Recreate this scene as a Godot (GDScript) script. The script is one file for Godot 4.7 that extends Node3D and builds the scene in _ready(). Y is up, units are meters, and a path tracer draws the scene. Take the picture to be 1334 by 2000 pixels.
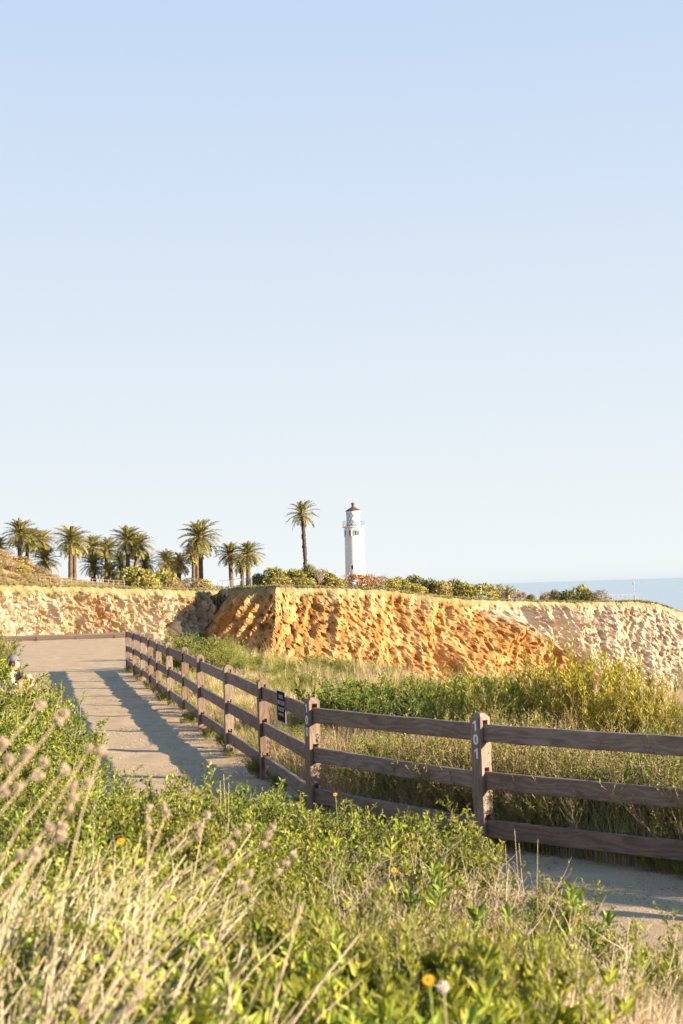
extends Node3D

# ------------------------------------------------------------------ camera model
const FOCAL := 2778.0            # pixels of the 1334 x 2000 photograph
const EYE := Vector3(0, 2.17, 0)
var cam_basis := Basis()
var rng := RandomNumberGenerator.new()
var used := {}
var mats := {}
var noise_a := FastNoiseLite.new()
var noise_b := FastNoiseLite.new()
var noise_c := FastNoiseLite.new()
var noise_d := FastNoiseLite.new()


func _ready() -> void:
	# camera
	var cam := Camera3D.new()
	cam.name = "camera"
	add_child(cam)
	cam_basis = Basis.from_euler(Vector3(deg_to_rad(3.05), 0, deg_to_rad(-1.85)))
	cam.transform = Transform3D(cam_basis, EYE)
	cam.fov = rad_to_deg(2.0 * atan(1000.0 / FOCAL))
	cam.near = 0.05
	cam.far = 90000.0
	var attr := CameraAttributesPhysical.new()
	attr.frustum_focal_length = 50.0
	attr.frustum_focus_distance = 21.0
	attr.exposure_aperture = 4.5
	attr.frustum_far = 90000.0
	cam.attributes = attr
	cam.fov = rad_to_deg(2.0 * atan(1000.0 / FOCAL))
	# sky
	var sky_mat := ProceduralSkyMaterial.new()
	sky_mat.sky_top_color = Color(0.0283, 0.1071, 0.2585).linear_to_srgb()
	sky_mat.sky_horizon_color = Color(0.2631, 0.2768, 0.2761).linear_to_srgb()
	sky_mat.sky_curve = 0.545
	sky_mat.ground_bottom_color = Color(0.1071, 0.1300, 0.1529).linear_to_srgb()
	sky_mat.ground_horizon_color = Color(0.2294, 0.2562, 0.2676).linear_to_srgb()
	sky_mat.sun_angle_max = 12.0
	var env := Environment.new()
	env.background_mode = Environment.BG_SKY
	env.sky = Sky.new()
	env.sky.sky_material = sky_mat
	env.tonemap_mode = Environment.TONE_MAPPER_LINEAR
	env.tonemap_exposure = 3.4
	env.sdfgi_enabled = true
	env.ssao_enabled = true
	env.ssil_enabled = true
	var we := WorldEnvironment.new()
	we.name = "world_environment"
	we.environment = env
	add_child(we)
	# sun: low, from the right and slightly behind the camera
	var sun := DirectionalLight3D.new()
	sun.name = "sun"
	add_child(sun)
	var el := deg_to_rad(15.0)
	var az := deg_to_rad(20.0)
	var to_sun := Vector3(cos(el) * cos(az), sin(el), cos(el) * sin(az))
	sun.look_at_from_position(Vector3.ZERO, -to_sun)
	sun.light_energy = 1.6
	sun.light_color = Color(1.0, 0.82, 0.58).linear_to_srgb()
	sun.light_angular_distance = 0.55
	sun.shadow_enabled = true
	sun.directional_shadow_max_distance = 500.0

	rng.seed = 4711
	noise_a.seed = 11
	noise_a.frequency = 1.0
	noise_a.noise_type = FastNoiseLite.TYPE_SIMPLEX
	noise_a.fractal_type = FastNoiseLite.FRACTAL_NONE
	noise_b.seed = 23
	noise_b.frequency = 1.0
	noise_b.noise_type = FastNoiseLite.TYPE_SIMPLEX
	noise_b.fractal_octaves = 4
	noise_c.seed = 37
	noise_c.frequency = 1.0
	noise_c.noise_type = FastNoiseLite.TYPE_CELLULAR
	noise_c.cellular_return_type = FastNoiseLite.RETURN_CELL_VALUE
	noise_c.fractal_type = FastNoiseLite.FRACTAL_NONE
	noise_d.seed = 53
	noise_d.frequency = 1.0
	noise_d.noise_type = FastNoiseLite.TYPE_CELLULAR
	noise_d.cellular_return_type = FastNoiseLite.RETURN_DISTANCE2_SUB
	noise_d.fractal_type = FastNoiseLite.FRACTAL_NONE

	make_materials()
	build_sea()
	build_near_ground()
	build_far_headland()
	build_lighthouse()
	build_palms()
	build_rim_shrubs()
	build_far_fences()
	build_fence()
	build_sign()
	build_person()
	build_bluff_plants()
	build_bank_plants()
	build_stalks()


# ------------------------------------------------------------------ helpers
func ray(px: float, py: float) -> Vector3:
	var d := cam_basis * Vector3((px - 667.0) / FOCAL, (1000.0 - py) / FOCAL, -1.0)
	return d / -d.z


func spot(px: float, py: float, depth: float) -> Vector3:
	return EYE + ray(px, py) * depth


func column_x(px: float, py: float, depth: float) -> float:
	return ray(px, py).x * depth


func numbered(called: String) -> String:
	var n: int = used.get(called, 0)
	used[called] = n + 1
	return called if n == 0 else "%s_%03d" % [called, n]


func tag(o: Node, label := "", category := "", group := "", kind := "") -> void:
	if label:
		o.set_meta("label", label)
	if category:
		o.set_meta("category", category)
	if group:
		o.set_meta("group", group)
	if kind:
		o.set_meta("kind", kind)


func thing(called: String, label: String, category: String, at := Vector3.ZERO, group := "") -> Node3D:
	var o := Node3D.new()
	o.name = numbered(called)
	add_child(o)
	o.position = at
	tag(o, label, category, group)
	return o


func part(called: String, mesh: Mesh, mat: Material, parent: Node, at := Transform3D()) -> MeshInstance3D:
	var o := MeshInstance3D.new()
	o.name = called if parent != self else numbered(called)
	o.mesh = mesh
	o.material_override = null
	if mat:
		o.set_surface_override_material(0, mat)
	parent.add_child(o, true)
	o.transform = at
	return o


func scatter(called: String, mesh: Mesh, mat: Material, places: Array, label: String, category: String, parent: Node = self) -> void:
	var mm := MultiMesh.new()
	mm.transform_format = MultiMesh.TRANSFORM_3D
	mm.mesh = mesh
	mm.instance_count = places.size()
	for i in places.size():
		mm.set_instance_transform(i, places[i])
	var o := MultiMeshInstance3D.new()
	o.name = numbered(called) if parent == self else called
	o.multimesh = mm
	o.material_override = mat
	parent.add_child(o, true)
	tag(o, label, category, "", "stuff")


func lin(r: float, g: float, b: float) -> Color:
	return Color(r, g, b).linear_to_srgb()


func plain(r: float, g: float, b: float, rough := 0.85, metal := 0.0) -> StandardMaterial3D:
	var m := StandardMaterial3D.new()
	m.albedo_color = lin(r, g, b)
	m.roughness = rough
	m.metallic = metal
	return m


func vertex_mat(rough := 0.85, back := 0.0) -> StandardMaterial3D:
	var m := StandardMaterial3D.new()
	m.vertex_color_use_as_albedo = true
	m.roughness = rough
	m.metallic_specular = 0.35
	m.cull_mode = BaseMaterial3D.CULL_DISABLED
	if back > 0.0:
		m.backlight_enabled = true
		m.backlight = Color(back, back, back * 0.75)
	return m


func noise_texture(sd: int, freq: float, octaves: int, lo: Color, hi: Color, size := 512, kind := FastNoiseLite.TYPE_SIMPLEX) -> NoiseTexture2D:
	var n := FastNoiseLite.new()
	n.seed = sd
	n.frequency = freq
	n.noise_type = kind
	n.fractal_octaves = octaves
	var t := NoiseTexture2D.new()
	t.width = size
	t.height = size
	t.seamless = true
	t.noise = n
	var g := Gradient.new()
	g.set_color(0, lo)
	g.set_color(1, hi)
	t.color_ramp = g
	return t


func mix3(a: Vector3, b: Vector3, t: float) -> Vector3:
	return a.lerp(b, clampf(t, 0.0, 1.0))


func col(v: Vector3) -> Color:
	return Color(v.x, v.y, v.z)


func table(keys: Array, x: float, c: int) -> float:
	# piecewise linear look-up in rows that begin with x
	if x <= keys[0][0]:
		return keys[0][c]
	for i in range(1, keys.size()):
		if x <= keys[i][0]:
			var t: float = (x - keys[i - 1][0]) / (keys[i][0] - keys[i - 1][0])
			return lerpf(keys[i - 1][c], keys[i][c], t)
	return keys[-1][c]


func rand_dir() -> Vector3:
	var y := rng.randf_range(-1, 1)
	var a := rng.randf_range(0, TAU)
	var s := sqrt(1.0 - y * y)
	return Vector3(s * cos(a), y, s * sin(a))


# a bag of triangles that becomes one mesh
class Bag:
	var v := PackedVector3Array()
	var n := PackedVector3Array()
	var c := PackedColorArray()
	var uv := PackedVector2Array()
	var ix := PackedInt32Array()

	func tri(a: Vector3, b: Vector3, d: Vector3, k: Color) -> void:
		var nn := (d - a).cross(b - a).normalized()
		var i := v.size()
		v.append(a); v.append(b); v.append(d)
		n.append(nn); n.append(nn); n.append(nn)
		c.append(k); c.append(k); c.append(k)
		ix.append(i); ix.append(i + 1); ix.append(i + 2)

	func quad(a: Vector3, b: Vector3, d: Vector3, e: Vector3, k: Color) -> void:
		var nn := (d - a).cross(b - a).normalized()
		var i := v.size()
		v.append(a); v.append(b); v.append(d); v.append(e)
		for j in 4:
			n.append(nn); c.append(k)
		ix.append(i); ix.append(i + 1); ix.append(i + 2)
		ix.append(i); ix.append(i + 2); ix.append(i + 3)

	# leaf: folded along its midrib, four triangles
	func leaf(p: Vector3, axis: Vector3, up: Vector3, length: float, width: float, fold: float, bend: float, k: Color) -> void:
		var side := axis.cross(up).normalized()
		var nn := side.cross(axis).normalized()
		var mid := p + axis * (length * 0.5)
		var tip := p + axis * length - nn * (bend * length)
		var l := mid + side * width * 0.5 + nn * fold * width
		var r := mid - side * width * 0.5 + nn * fold * width
		var i := v.size()
		v.append(p); v.append(l); v.append(tip); v.append(mid); v.append(p); v.append(mid); v.append(tip); v.append(r)
		var n1 := (tip - p).cross(l - p).normalized()
		var n2 := (r - p).cross(tip - p).normalized()
		for j in 4:
			n.append(n1); c.append(k)
		for j in 4:
			n.append(n2); c.append(k)
		ix.append(i); ix.append(i + 1); ix.append(i + 3)
		ix.append(i + 1); ix.append(i + 2); ix.append(i + 3)
		ix.append(i + 4); ix.append(i + 5); ix.append(i + 7)
		ix.append(i + 5); ix.append(i + 6); ix.append(i + 7)

	# flat narrow leaf: two triangles
	func blade(p: Vector3, axis: Vector3, up: Vector3, length: float, width: float, k: Color) -> void:
		var side := axis.cross(up).normalized() * width * 0.5
		var nn := axis.cross(side).normalized()
		var i := v.size()
		v.append(p); v.append(p + axis * length * 0.45 + side); v.append(p + axis * length); v.append(p + axis * length * 0.45 - side)
		for j in 4:
			n.append(nn); c.append(k)
		ix.append(i); ix.append(i + 1); ix.append(i + 2)
		ix.append(i); ix.append(i + 2); ix.append(i + 3)

	# tube through points
	func tube(pts: Array, r0: float, r1: float, sides: int, k: Color, cap := false) -> void:
		var base := v.size()
		var m := pts.size()
		for j in m:
			var dir: Vector3 = (pts[mini(j + 1, m - 1)] - pts[maxi(j - 1, 0)]).normalized()
			var s := dir.cross(Vector3(0.31, 0.2, 0.93)).normalized()
			var t := dir.cross(s)
			var r := lerpf(r0, r1, float(j) / float(m - 1))
			for q in sides:
				var a := TAU * q / sides
				var o := s * cos(a) + t * sin(a)
				v.append(pts[j] + o * r)
				n.append(o)
				c.append(k)
		for j in m - 1:
			for q in sides:
				var a := base + j * sides + q
				var b := base + j * sides + (q + 1) % sides
				ix.append(a); ix.append(a + sides); ix.append(b)
				ix.append(b); ix.append(a + sides); ix.append(b + sides)
		if cap:
			for q in range(1, sides - 1):
				var e := base + (m - 1) * sides
				ix.append(e); ix.append(e + q + 1); ix.append(e + q)

	# surface of revolution about y: profile rows of [radius, height]
	func lathe(profile: Array, sides: int, k: Color, at := Vector3.ZERO) -> void:
		for j in profile.size() - 1:
			var r0: float = profile[j][0]
			var r1: float = profile[j + 1][0]
			var y0: float = profile[j][1]
			var y1: float = profile[j + 1][1]
			var slope := Vector2(y1 - y0, r0 - r1).normalized()
			var base := v.size()
			for q in sides + 1:
				var a := TAU * q / sides
				var d := Vector3(cos(a), 0, sin(a))
				v.append(at + d * r0 + Vector3(0, y0, 0))
				v.append(at + d * r1 + Vector3(0, y1, 0))
				var nn := d * slope.x + Vector3(0, slope.y, 0)
				n.append(nn); n.append(nn)
				c.append(k); c.append(k)
			for q in sides:
				var i := base + q * 2
				ix.append(i); ix.append(i + 2); ix.append(i + 1)
				ix.append(i + 2); ix.append(i + 3); ix.append(i + 1)

	func box(lo: Vector3, hi: Vector3, k: Color, bevel := 0.0) -> void:
		var m := (lo + hi) * 0.5
		var h := (hi - lo) * 0.5
		for ax in 3:
			for s in [-1.0, 1.0]:
				var nn := Vector3.ZERO
				nn[ax] = s
				var u := Vector3.ZERO
				u[(ax + 1) % 3] = h[(ax + 1) % 3] - bevel
				var w := Vector3.ZERO
				w[(ax + 2) % 3] = h[(ax + 2) % 3] - bevel
				var o := m + nn * h[ax]
				if s > 0:
					quad(o - u - w, o - u + w, o + u + w, o + u - w, k)
				else:
					quad(o - u - w, o + u - w, o + u + w, o - u + w, k)
		if bevel > 0.0:
			for ax in 3:
				var b1 := (ax + 1) % 3
				var b2 := (ax + 2) % 3
				for s1 in [-1.0, 1.0]:
					for s2 in [-1.0, 1.0]:
						var p := m
						p[b1] += s1 * h[b1]
						p[b2] += s2 * (h[b2] - bevel)
						var q := m
						q[b1] += s1 * (h[b1] - bevel)
						q[b2] += s2 * h[b2]
						var along := Vector3.ZERO
						along[ax] = h[ax] - bevel
						if s1 * s2 > 0:
							quad(p - along, q - along, q + along, p + along, k)
						else:
							quad(p + along, q + along, q - along, p - along, k)

	func mesh() -> ArrayMesh:
		var arr := []
		arr.resize(Mesh.ARRAY_MAX)
		arr[Mesh.ARRAY_VERTEX] = v
		arr[Mesh.ARRAY_NORMAL] = n
		arr[Mesh.ARRAY_COLOR] = c
		if uv.size() == v.size():
			arr[Mesh.ARRAY_TEX_UV] = uv
		arr[Mesh.ARRAY_INDEX] = ix
		var out := ArrayMesh.new()
		out.add_surface_from_arrays(Mesh.PRIMITIVE_TRIANGLES, arr)
		return out


func grid_mesh(pos: PackedVector3Array, colors: PackedColorArray, cols: int, rows: int, faceted := false) -> ArrayMesh:
	# smooth normals over a grid of points; rows go away from the viewer, columns to the right
	var n := PackedVector3Array()
	n.resize(pos.size())
	var ix := PackedInt32Array()
	for j in rows:
		for i in cols:
			var a := pos[j * cols + maxi(i - 1, 0)]
			var b := pos[j * cols + mini(i + 1, cols - 1)]
			var c := pos[maxi(j - 1, 0) * cols + i]
			var d := pos[mini(j + 1, rows - 1) * cols + i]
			n[j * cols + i] = (b - a).cross(d - c).normalized()
	for j in rows - 1:
		for i in cols - 1:
			var a := j * cols + i
			ix.append(a); ix.append(a + cols); ix.append(a + 1)
			ix.append(a + 1); ix.append(a + cols); ix.append(a + cols + 1)
	var arr := []
	arr.resize(Mesh.ARRAY_MAX)
	arr[Mesh.ARRAY_VERTEX] = pos
	if not faceted:
		arr[Mesh.ARRAY_NORMAL] = n
	arr[Mesh.ARRAY_COLOR] = colors
	arr[Mesh.ARRAY_INDEX] = ix
	var out := ArrayMesh.new()
	out.add_surface_from_arrays(Mesh.PRIMITIVE_TRIANGLES, arr)
	return out


func make_materials() -> void:
	mats.leaf = vertex_mat(0.55, 0.75)
	# the same leaf on plants of a yellower, an olive and a deeper green
	for a in [["leaf_yellow", Vector3(1.0, 0.93, 0.75)], ["leaf_olive", Vector3(0.80, 0.72, 0.72)], ["leaf_deep", Vector3(0.62, 0.74, 0.70)]]:
		var m := vertex_mat(0.55, 0.75)
		m.albedo_color = lin(a[1].x, a[1].y, a[1].z)
		mats[a[0]] = m
	mats.twig = vertex_mat(0.9)
	mats.straw = vertex_mat(0.8, 0.35)
	mats.far_leaf = vertex_mat(0.8, 0.3)
	mats.solid = vertex_mat(0.9)
	# soil
	var soil := StandardMaterial3D.new()
	soil.vertex_color_use_as_albedo = true
	soil.roughness = 0.95
	soil.albedo_texture = noise_texture(5, 0.02, 5, Color(0.78, 0.77, 0.76), Color(1, 1, 1), 512)
	soil.uv1_triplanar = true
	soil.uv1_world_triplanar = true
	soil.uv1_scale = Vector3(0.9, 0.9, 0.9)
	mats.soil = soil
	# gravel path: grain of two sizes
	var gravel := StandardMaterial3D.new()
	gravel.vertex_color_use_as_albedo = true
	gravel.roughness = 0.95
	gravel.albedo_texture = noise_texture(8, 0.09, 3, Color(0.72, 0.71, 0.70), Color(1, 1, 1), 1024)
	gravel.uv1_triplanar = true
	gravel.uv1_world_triplanar = true
	gravel.uv1_scale = Vector3(0.55, 0.55, 0.55)
	var gn := noise_texture(9, 0.09, 3, Color.BLACK, Color.WHITE, 1024)
	gn.as_normal_map = true
	gn.bump_strength = 5.0
	gravel.normal_enabled = true
	gravel.normal_texture = gn
	gravel.normal_scale = 0.6
	mats.gravel = gravel
	# rock of the cliff
	var rock := StandardMaterial3D.new()
	rock.vertex_color_use_as_albedo = true
	rock.roughness = 1.0
	rock.metallic_specular = 0.15
	rock.albedo_texture = noise_texture(14, 0.03, 5, Color(0.80, 0.79, 0.78), Color(1, 1, 1), 512)
	rock.uv1_triplanar = true
	rock.uv1_world_triplanar = true
	rock.uv1_scale = Vector3(0.11, 0.07, 0.11)
	var rn := noise_texture(15, 0.03, 5, Color.BLACK, Color.WHITE, 512)
	rn.as_normal_map = true
	rn.bump_strength = 9.0
	rock.normal_enabled = true
	rock.normal_texture = rn
	rock.normal_scale = 0.55
	mats.rock = rock
	# weathered timber: long grain with a few swirls
	var w := 1024
	var h := 128
	var im := Image.create(w, h, false, Image.FORMAT_RGB8)
	var hm := Image.create(w, h, false, Image.FORMAT_RGB8)
	var nz := FastNoiseLite.new()
	nz.seed = 77
	nz.frequency = 1.0
	nz.noise_type = FastNoiseLite.TYPE_SIMPLEX
	nz.fractal_octaves = 3
	for y in h:
		for x in w:
			var u := float(x) / w * 12.0
			var s := float(y) / h * 3.0
			var warp := nz.get_noise_2d(u * 0.22, s * 0.55) * 0.55
			var ring := sin((s + warp) * 14.0) * 0.5 + 0.5
			var fine := nz.get_noise_2d(u * 3.0 + 40.0, s * 34.0) * 0.5 + 0.5
			var blotch := nz.get_noise_2d(u * 0.4 + 90.0, s * 0.7 + 7.0) * 0.5 + 0.5
			var k := 0.58 + 0.13 * ring + 0.20 * fine + 0.14 * blotch
			im.set_pixel(x, y, Color(k, k * (0.985 + 0.015 * blotch), k * (0.96 + 0.05 * blotch)))
			var g := clampf(0.6 * ring + 0.4 * fine, 0, 1)
			hm.set_pixel(x, y, Color(g, g, g))
	var timber := StandardMaterial3D.new()
	timber.albedo_texture = ImageTexture.create_from_image(im)
	timber.albedo_color = lin(0.30, 0.208, 0.158)
	timber.heightmap_enabled = true
	timber.heightmap_texture = ImageTexture.create_from_image(hm)
	timber.heightmap_scale = 0.15
	timber.roughness = 0.85
	mats.timber = timber
	# boards that have bleached or stayed brown
	for a in [["timber_grey", Vector3(0.33, 0.245, 0.195)], ["timber_brown", Vector3(0.265, 0.172, 0.125)]]:
		var t := timber.duplicate()
		t.albedo_color = lin(a[1].x, a[1].y, a[1].z)
		mats[a[0]] = t


# ------------------------------------------------------------------ sea
func build_sea() -> void:
	var m := StandardMaterial3D.new()
	m.albedo_color = lin(0.14, 0.26, 0.34)
	m.roughness = 0.16
	var n := noise_texture(31, 0.02, 4, Color.BLACK, Color.WHITE, 512)
	n.as_normal_map = true
	n.bump_strength = 6.0
	m.normal_enabled = true
	m.normal_texture = n
	m.normal_scale = 0.2
	m.uv1_triplanar = true
	m.uv1_world_triplanar = true
	m.uv1_scale = Vector3(0.008, 0.008, 0.008)
	var p := PlaneMesh.new()
	p.size = Vector2(140000, 140000)
	var o := part("sea", p, m, self, Transform3D(Basis(), Vector3(0, -36, 0)))
	tag(o, "pale blue ocean reaching the horizon", "", "", "structure")


# ------------------------------------------------------------------ near ground
const POSTS := [[4.62, 8.25], [2.85, 9.93], [1.07, 11.62], [-0.35, 13.61], [-0.94, 15.98], [-1.53, 18.35], [-2.11, 20.72], [-2.62, 23.11], [-3.15, 25.49], [-3.67, 27.87], [-4.14, 30.26], [-4.66, 32.65], [-5.18, 35.03], [-5.72, 37.41]]
# left edge of the path, rows of [depth, x]
const BANK := [[2.0, 4.2], [4.5, 3.0], [6.5, 1.57], [7.44, 1.2], [8.2, 1.0], [9.7, 0.5], [10.2, -0.5], [10.6, -1.15], [11.7, -1.95], [14.0, -2.75], [18.0, -4.2], [24.0, -5.6], [30.0, -7.0], [38.0, -8.6], [46.0, -11.0], [64.0, -18.0]]
const FENCE_X := [[0.0, 12.9], [8.25, 4.62], [9.93, 2.85], [11.62, 1.07], [13.61, -0.35], [15.98, -0.94], [20.72, -2.11], [25.49, -3.15], [30.26, -4.14], [37.41, -5.72], [63.0, -9.75], [70.0, -11.0]]
# far edge of the near bluff, rows of [x, depth]
const EDGE := [[-60.0, 78.0], [-16.0, 72.0], [-10.0, 68.0], [-5.5, 58.0], [-3.0, 47.0], [0.0, 36.0], [3.0, 28.0], [6.5, 23.0], [12.0, 19.0], [40.0, 15.0]]


func path_level(z: float) -> float:
	return 0.18 * smoothstep(11.0, 24.0, z)


func near_y(x: float, depth: float) -> float:
	var y := path_level(depth)
	var left := table(BANK, depth, 1) - x       # positive on the bank
	var right := x - table(FENCE_X, depth, 1)   # positive beyond the fence
	if left > 0.0:
		y += 0.62 * smoothstep(0.0, 4.2, left) + 0.05 * noise_a.get_noise_2d(x * 0.9, depth * 0.9) * smoothstep(0.0, 1.0, left)
	if right > 0.2:
		y += -0.05 * clampf(right - 0.2, 0.0, 5.0) + 0.06 * noise_a.get_noise_2d(x * 0.6, depth * 0.6) * smoothstep(0.2, 1.5, right)
	# low berm where the path ends
	var berm := exp(-pow((depth - 65.5) / 1.1, 2.0))
	y += 0.32 * berm
	var over := depth - (table(EDGE, x, 1) + 1.3 * noise_a.get_noise_2d(x * 0.25, depth * 0.25))
	if over > 0.0:
		y -= minf(40.0, over * 1.5)
	return y


func build_near_ground() -> void:
	var zs := []
	var z := -6.0
	while z < 100.0:
		zs.append(z)
		z += 0.22 + maxf(0.0, z - 8.0) * 0.014
	var xs := []
	var x := -46.0
	while x < 46.0:
		xs.append(x)
		x += 0.24 if absf(x + 1.0) < 7.0 else 0.24 + (absf(x + 1.0) - 7.0) * 0.05
	var pos := PackedVector3Array()
	var cs := PackedColorArray()
	for d in zs:
		for u in xs:
			pos.append(Vector3(u, near_y(u, d) - 0.012, -d))
			var k := noise_b.get_noise_2d(u * 0.35, d * 0.35)
			var c := mix3(Vector3(0.24, 0.17, 0.10), Vector3(0.36, 0.265, 0.16), k * 0.6 + 0.5)
			cs.append(col(c))
	var o := part("ground", grid_mesh(pos, cs, xs.size(), zs.size()), mats.soil, self)
	tag(o, "brown bluff top soil under the plants", "", "", "structure")
	# gravel path
	pos = PackedVector3Array()
	cs = PackedColorArray()
	var rows := 0
	var d := 2.2
	var cols := 26
	while d < 64.6:
		var l := table(BANK, d, 1) - 0.5 + 0.18 * noise_a.get_noise_2d(d * 0.8, 3.0)
		var r := table(FENCE_X, d, 1) + 0.25 + 0.16 * noise_a.get_noise_2d(d * 0.9, 9.0)
		for i in cols:
			var u := lerpf(l, r, float(i) / (cols - 1))
			pos.append(Vector3(u, near_y(u, d) + 0.006 + 0.012 * noise_a.get_noise_2d(u * 1.4, d * 1.4), -d))
			var mottle := noise_b.get_noise_2d(u * 1.7, d * 1.7) * 0.7 + noise_b.get_noise_2d(u * 5.0, d * 5.0) * 0.6
			var c := mix3(Vector3(0.53, 0.385, 0.228), Vector3(0.63, 0.465, 0.278), mottle + 0.5)
			cs.append(col(c))
		rows += 1
		d += 0.16 + maxf(0.0, d - 10.0) * 0.012
	o = part("path", grid_mesh(pos, cs, cols, rows), mats.gravel, self)
	tag(o, "tan gravel path along the rail fence", "", "", "structure")
	# loose stones on the path
	var g := Bag.new()
	var pts := []
	for j in 12:
		pts.append(rand_dir() * rng.randf_range(0.8, 1.1) * Vector3(1, 0.7, 0.85))
	var ico := SphereMesh.new()
	ico.radius = 1.0
	ico.height = 1.5
	ico.radial_segments = 6
	ico.rings = 3
	var places := []
	for k in 26000:
		var dd := 5.0 + 17.0 * pow(rng.randf(), 1.4)
		var l := table(BANK, dd, 1) - 0.3
		var r := table(FENCE_X, dd, 1) + 0.3
		var u := rng.randf_range(l, r)
		if noise_a.get_noise_2d(u * 0.7, dd * 0.7) + rng.randf_range(-0.5, 0.6) < -0.1:
			continue
		var s := 0.0025 + 0.005 * pow(rng.randf(), 3.0)
		var b := Basis.from_euler(Vector3(rng.randf(), rng.randf() * TAU, rng.randf())).scaled(Vector3(s * 1.3, s, s))
		places.append(Transform3D(b, Vector3(u, near_y(u, dd) + 0.008 + s * 0.2, -dd)))
	scatter("gravel", ico, plain(0.43, 0.345, 0.25, 0.95), places, "loose small stones lying on the path", "")
	# dead leaves and twig ends trodden along the fence foot
	var chip := Bag.new()
	chip.leaf(Vector3.ZERO, Vector3(1, 0.1, 0), Vector3.UP, 0.05, 0.016, 0.2, 0.1, Color(0.13, 0.085, 0.055))
	chip.leaf(Vector3(0.03, 0, 0.04), Vector3(0.4, 0.1, 0.9), Vector3.UP, 0.04, 0.013, 0.2, 0.1, Color(0.20, 0.14, 0.09))
	places = []
	for k in 6000:
		var dd := 7.0 + 28.0 * pow(rng.randf(), 1.3)
		var u := table(FENCE_X, dd, 1) + 0.15 - 1.5 * pow(rng.randf(), 1.6)
		if noise_a.get_noise_2d(u * 1.1 + 40.0, dd * 0.6) + rng.randf_range(-0.3, 0.3) < 0.0:
			continue
		var s := rng.randf_range(0.35, 0.9)
		places.append(Transform3D(Basis.from_euler(Vector3(rng.randf_range(-0.2, 0.2), rng.randf() * TAU, 0)).scaled(Vector3(s, s, s)), Vector3(u, near_y(u, dd) + 0.018, -dd)))
	scatter("plant_litter", chip.mesh(), mats.twig, places, "dark dead leaves and twigs strewn along the fence foot", "")
	# added dark logs across the path end, standing in for the berm's shaded side
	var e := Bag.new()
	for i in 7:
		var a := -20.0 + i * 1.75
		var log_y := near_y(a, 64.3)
		var t := thing("berm_shade_log", "low dark log standing in for the shaded berm side at the path end", "edging", Vector3(a, path_level(64.0) + 0.0, -64.1), "logs across the end of the path")
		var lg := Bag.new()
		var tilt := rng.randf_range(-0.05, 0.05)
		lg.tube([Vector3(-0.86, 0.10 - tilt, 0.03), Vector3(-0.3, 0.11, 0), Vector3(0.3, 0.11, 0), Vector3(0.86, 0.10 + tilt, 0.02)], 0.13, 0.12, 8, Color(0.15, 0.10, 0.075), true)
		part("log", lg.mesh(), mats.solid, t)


# ------------------------------------------------------------------ far headland
# rim of the far cliff, rows of [photo column, photo row, depth]
const RIM := [[-420.0, 1090.0, 158.0], [-200.0, 1124.0, 184.0], [0.0, 1141.0, 206.0], [100.0, 1145.0, 215.0], [200.0, 1146.0, 224.0], [300.0, 1150.0, 232.0], [370.0, 1152.0, 239.0], [405.0, 1152.0, 243.0], [430.0, 1152.0, 247.0], [448.0, 1151.0, 245.0], [470.0, 1149.0, 237.0], [500.0, 1147.0, 229.0], [540.0, 1145.0, 226.0], [650.0, 1148.0, 231.0], [750.0, 1151.0, 237.0], [850.0, 1165.0, 243.0], [960.0, 1172.0, 251.0], [1040.0, 1174.0, 259.0], [1120.0, 1176.0, 267.0], [1180.0, 1175.0, 271.0], [1250.0, 1174.0, 275.0], [1285.0, 1179.0, 277.0], [1334.0, 1197.0, 280.0], [1400.0, 1230.0, 284.0], [1520.0, 1300.0, 291.0]]
var rim_rows := []   # [tangent, height, depth, photo column]


func rim_setup() -> void:
	for r in RIM:
		var d := ray(r[0], r[1])
		rim_rows.append([d.x, EYE.y + d.y * r[2], r[2], r[0]])


func far_y(x: float, depth: float) -> float:
	var t := x / depth
	var h := table(rim_rows, t, 1)
	var zr := table(rim_rows, t, 2)
	var px := table(rim_rows, t, 3)
	var back := maxf(0.0, depth - zr)
	h += 0.12 * smoothstep(0.0, 6.0, back) + lerpf(0.006, -0.03, smoothstep(780.0, 1050.0, px)) * back
	h += 1.3 * smoothstep(1.0, 6.0, back) * smoothstep(270.0, 120.0, px) * 0.8
	# the scrubby knoll at the left
	h += 3.0 * smoothstep(1.0, 12.0, back) * smoothstep(118.0, -20.0, px)
	h += 0.25 * noise_a.get_noise_2d(x * 0.09, depth * 0.09) * smoothstep(1.0, 8.0, back)
	return h


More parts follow.
